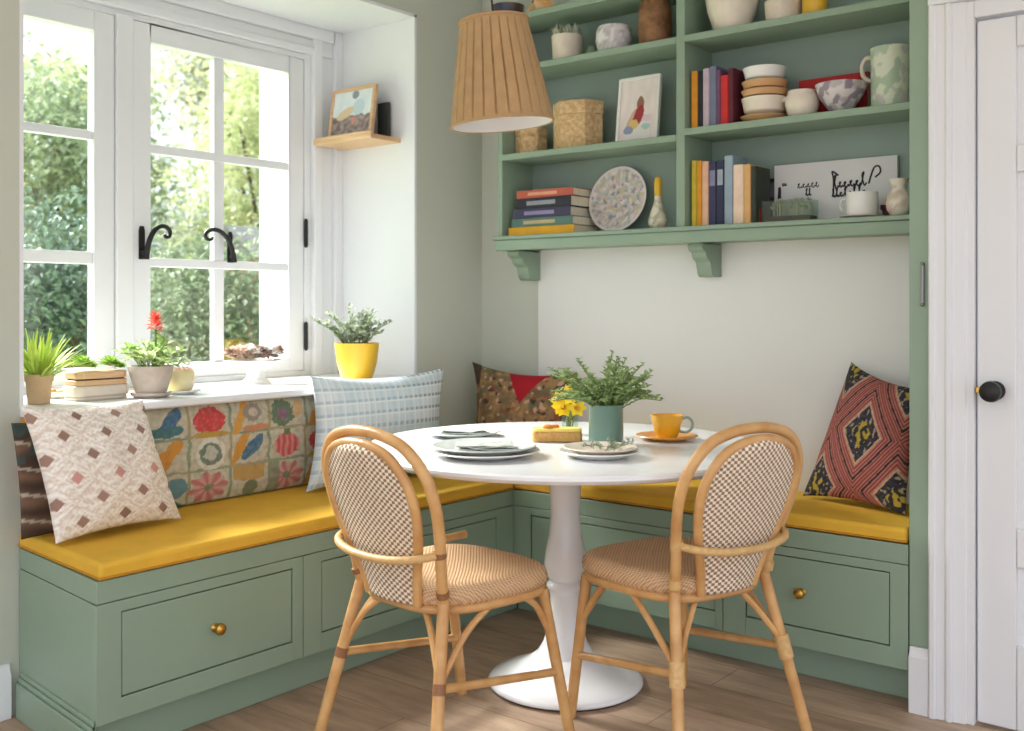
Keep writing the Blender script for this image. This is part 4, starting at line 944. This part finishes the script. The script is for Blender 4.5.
prism(bm, rr_(a, b, .02), 'z', 0, .012); prism(bm, rr_(a+.004, b+.004, .022), 'z', .012, .045); lobj('trough', bm, 'stonew', t, .006)
bm = BM(); prism(bm, rr_(a-.002, b-.002, .018), 'z', .0455, .062); prism(bm, rr_(a-.003, b-.003, .018), 'z', .066, .088); lobj('bands', bm, 'oak', t, .003)
bm = BM(); prism(bm, rr_(a-.008, b-.008, .018), 'z', .0622, .0658); lobj('groove', bm, 'soil', t)
bm = BM(); q = random.Random(9)
for cx, cy, s in ((0, -.045, 1.0), (-.015, -.01, .6), (-.005, .05, .9), (.02, .07, .5)):
    for i in range(34):
        an = i*2.4; el = .15+i*.036; leaf(bm, (cx, cy, .088+.014*s), (math.cos(an)*math.cos(el), math.sin(an)*math.cos(el), math.sin(el)), .055*s*(1-.008*i), .026*s)
lobj('succulents', bm, 'succ', t)
p = on_sill(151, 397); t = thing('potted_flower', 'weathered clay pot with a single red flower on the sill', 'pot plant', p)
bm = BM(); lathe(bm, [(0, 0), (.05, 0), (.062, .008), (.064, .016), (.058, .016), (.048, .008), (0, .007)], 36); lobj('saucer', bm, 'clay', t)
bm = BM(); lathe(bm, sub([(0, .0075), (.042, .0075), (.050, .02), (.064, .07), (.068, .085), (.070, .10), (.064, .10), (.06, .085), (0, .085)], 2), 40); lobj('pot', bm, 'clay', t)
bs, bl_ = BM(), BM(); q = random.Random(12); foliage(bs, bl_, 26, .085, (.12, .20), .125, .034, .022, q, 8, .04)
lobj('stems', bs, 'stem', t); lobj('leaves', bl_, leafmat('mixed_leaf', (140, 176, 90), (214, 222, 176)), t)
bm = BM(); tube(bm, cat([(0, .01, .085), (.004, .014, .16), (0, .016, .215)], 5), .0035, 8); lobj('flower_stem', bm, 'stem', t)
bm = BM()
for i in range(26):
    an = i*2.4; el = -.1+i*.055; leaf(bm, (0, .016, .215+.0012*i), (math.cos(an)*math.cos(el), math.sin(an)*math.cos(el), math.sin(el)), .036, .022)
lobj('flower', bm, 'tulip', t)['label'] = 'red flower head'
p = on_sill(182, 394); lx('saucer', platep(.06, .010), 'chinaw', p, 'white saucer on the sill under the round cream pot', 'saucer', 40)
t = thing('round_pot', 'round cream and yellow pot on a white saucer on the sill', 'pot', (p[0]-.01, p[1], ZS+.0058))
bm = BM(); lathe(bm, sub([(0, 0), (.032, 0), (.044, .02), (.048, .045), (.045, .065), (.04, .074), (.036, .074), (.04, .06), (0, .03)], 2), 36); lobj('pot', bm, P('lemon_glaze', (226, 214, 150), .5, .06, 10, rgb2=(232, 220, 190)), t)
bm = BM(); q = random.Random(4)
for k in range(160): a = q.uniform(0, 2*PI); r = .036*math.sqrt(q.random()); leaf(bm, (r*math.cos(a), r*math.sin(a), .062), (q.uniform(-.8, .8), q.uniform(-.8, .8), 1), .024, .012)
lobj('moss', bm, 'blush', t)
p = on_sill(256, 383); t = thing('footed_bowl', 'white footed bowl of dried flowers on the sill before the right casement', 'bowl', p)
bm = BM(); lathe(bm, sub([(0, 0), (.056, 0), (.054, .006), (.036, .02), (.034, .045), (.05, .060), (.082, .074), (.094, .086), (.090, .089), (.078, .080), (.04, .072), (0, .07)], 2), 48); lobj('bowl', bm, 'chinaw', t)
bw, bbr, bpk = BM(), BM(), BM(); q = random.Random(16)
for k in range(90):
    a = q.uniform(0, 2*PI); r = .108*math.sqrt(q.random()); c = Vector((r*math.cos(a), r*math.sin(a), .094+.034*q.random())); b = (bw, bbr, bpk, bw, bpk)[k % 5] if c.z > .105 else bbr
    for i in range(16): an = i*2.4; el = .0+i*.09; leaf(b, c, (math.cos(an)*math.cos(el), math.sin(an)*math.cos(el), math.sin(el)), .026, .016)
lobj('white_flowers', bw, 'whitep', t); lobj('brown_flowers', bbr, leafmat('brown_petal', (140, 110, 92), (190, 160, 140), .15), t); lobj('pink_flowers', bpk, 'blush', t)
p = on_sill(357, 380); t = thing('yellow_planter', 'yellow pot of grey green herb at the right end of the sill', 'pot plant', p)
bm = BM(); lathe(bm, sub([(0, 0), (.056, 0), (.060, .004), (.078, .07), (.086, .138), (.088, .145), (.082, .145), (.074, .08), (0, .12)], 2), 48); lobj('pot', bm, 'ypot', t)
bm = BM(); lathe(bm, [(0, .115), (.078, .118), (.078, .122), (0, .124)], 32); lobj('soil', bm, 'soil', t)
bs, bl_ = BM(), BM(); q = random.Random(19)
for k in range(36):
    a = q.uniform(0, 2*PI); r = q.uniform(.03, .145); e = Vector((r*math.cos(a), r*math.sin(a), q.uniform(.20, .31)-r*.3))
    sprig(bs, bl_, (.05*math.cos(a)*q.random(), .05*math.sin(a)*q.random(), .122), e, 15, .026, .016, q)
for k in range(4): sprig(bs, bl_, (-.02, -.03, .122), (-.05-.01*k, -.10-.018*k, .20+.012*k), 18, .022, .013, q)
lobj('stems', bs, 'stem', t); lobj('foliage', bl_, 'leafgrey', t)

# ------------------------------------------------------------------ garden beyond the window
bm = BM(); box(bm, -30, -3.6, -14, 30, -.3, -.05); tag(obj('garden_lawn', bm, 'grass'), None, None, None, 'structure'); bpy.data.objects['garden_lawn'].name = 'trim_6'
def bush(name, x, y, rx, ry, h, n, L, mat, label, seed, catg='tree', trunk=None, z0=.1):
    t = thing(name, label, catg, (x, y, -.05)); q = random.Random(seed); bl_ = BM()
    cl = [(q.uniform(-rx, rx), q.uniform(-ry, ry), z0+(h-z0)*q.random()) for _ in range(max(10, n//160))]
    for k in range(n):
        c = cl[k % len(cl)]; s = Vector((q.gauss(0, 1), q.gauss(0, 1), q.gauss(0, 1))).normalized()*(.16+.34*q.random()); p = Vector(c)+s*(.6+.1*h)
        if p.z < .02: p.z = .02+q.random()*.2
        leaf(bl_, p, (q.uniform(-1, 1), q.uniform(-1, 1), q.uniform(-.8, .6)), L*q.uniform(.6, 1.3), L*.55)
    lobj('leaves', bl_, mat, t, flat=True)
    bm = BM(); th = trunk or h*.5
    tube(bm, cat([(0, 0, 0), (.05, .04, th*.5), (0, .08, th)], 5), .06 if trunk is None else .11, 8)
    for k in range(7):
        c = cl[k % len(cl)]; tube(bm, cat([(0, .06, th*.6), (c[0]*.5, c[1]*.5, (th*.7+c[2])/2), c], 4), .02, 6)
    lobj('trunk', bm, 'bark', t)
bush('garden_shrub', -6.0, 3.10, .45, .30, 1.65, 9500, .065, 'g3', 'deep green shrub outside the left window light', 41, 'shrub')
bush('garden_shrub', -6.1, 4.42, .45, .26, 1.55, 9500, .065, 'g2', 'mid green shrub outside the middle of the window', 42, 'shrub')
bush('garden_shrub', -5.9, 5.62, .4, .24, 1.25, 7000, .065, 'g4', 'olive grey shrub outside the right casement', 43, 'shrub')
bush('garden_tree', -9.0, 4.75, .8, .75, 3.3, 14000, .095, 'g2', 'tall green tree beyond the shrubs left of the mullion', 44, 'tree', 1.6)
bush('garden_tree', -9.1, 7.20, .8, .75, 4.8, 17000, .10, 'g1', 'tall yellow green tree seen through the casement', 45, 'tree', 1.8)
bush('garden_tree', -12.6, 9.8, 1.2, .9, 5.4, 15000, .12, 'g4', 'pale olive tree at the far right of the garden', 46, 'tree', 2.2)
bush('garden_tree', -12.6, 6.7, 1.1, .85, 4.2, 14000, .12, 'g1', 'pale tree at the back of the garden left of the others', 47, 'tree', 1.5)
bush('garden_hedge', -16.5, 10.0, .9, 3.6, 3.0, 14000, .16, 'g3', 'long dark green hedge closing the far end of the garden', 48, 'hedge', 1.2)
t = thing('brick_outhouse', 'small pale brick outhouse seen through the right casement', 'outhouse', (-7.5, 5.72, -.05))
bm = BM(); box(bm, -.4, .4, -.25, .25, 0, 1.6); lobj('walls', bm, 'brick', t)
bm = BM(); prism(bm, [(-.46, 1.601), (.46, 1.601), (.0, 1.9)], 'y', -.30, .30); lobj('roof', bm, P('slate_roof', (130, 128, 130), .8, .08, 12), t)

# ------------------------------------------------------------------ light, camera
sc = bpy.context.scene
w = bpy.data.worlds.new('sky'); sc.world = w; w.use_nodes = True; nt = w.node_tree; bg = nt.nodes['Background']
tc = N(nt, 'ShaderNodeTexCoord'); sp = N(nt, 'ShaderNodeSeparateXYZ'); nt.links.new(tc.outputs['Generated'], sp.inputs[0])
cr = N(nt, 'ShaderNodeValToRGB'); cr.color_ramp.elements[0].position = .45; cr.color_ramp.elements[0].color = (.58, .60, .63, 1); cr.color_ramp.elements[1].position = .55; cr.color_ramp.elements[1].color = (.94, 1, 1.09, 1)
mr = N(nt, 'ShaderNodeMapRange'); mr.inputs['From Min'].default_value = -1; nt.links.new(sp.outputs[2], mr.inputs['Value']); nt.links.new(mr.outputs[0], cr.inputs[0]); nt.links.new(cr.outputs[0], bg.inputs['Color'])
bg.inputs['Strength'].default_value = .90
sun = bpy.data.lights.new('sun', 'SUN'); sun.energy = 13.0; sun.angle = math.radians(28); sun.color = (1, .995, .98)
so = bpy.data.objects.new('sun', sun); C.objects.link(so); so.rotation_euler = Vector((.72, .12, -.62)).to_track_quat('-Z', 'Y').to_euler(); so.location = (-8, 1, 7)
cam = bpy.data.cameras.new('camera'); co = bpy.data.objects.new('camera', cam); C.objects.link(co)
co.location = (0, 0, 1.16); co.rotation_euler = (PI/2, 0, math.atan2(.6239, .7815))
cam.sensor_fit = 'HORIZONTAL'; cam.sensor_width = 36; cam.lens = 36*1038/1024; cam.shift_y = -(365.5-305)/1024; cam.clip_start = .05; cam.dof.use_dof = True; cam.dof.focus_distance = 3.1; cam.dof.aperture_fstop = 2.8
sc.camera = co
vs_ = sc.view_settings; vs_.view_transform = 'Standard'; vs_.look = 'None'; vs_.gamma = 1; vs_.use_curve_mapping = False; vs_.exposure = .98
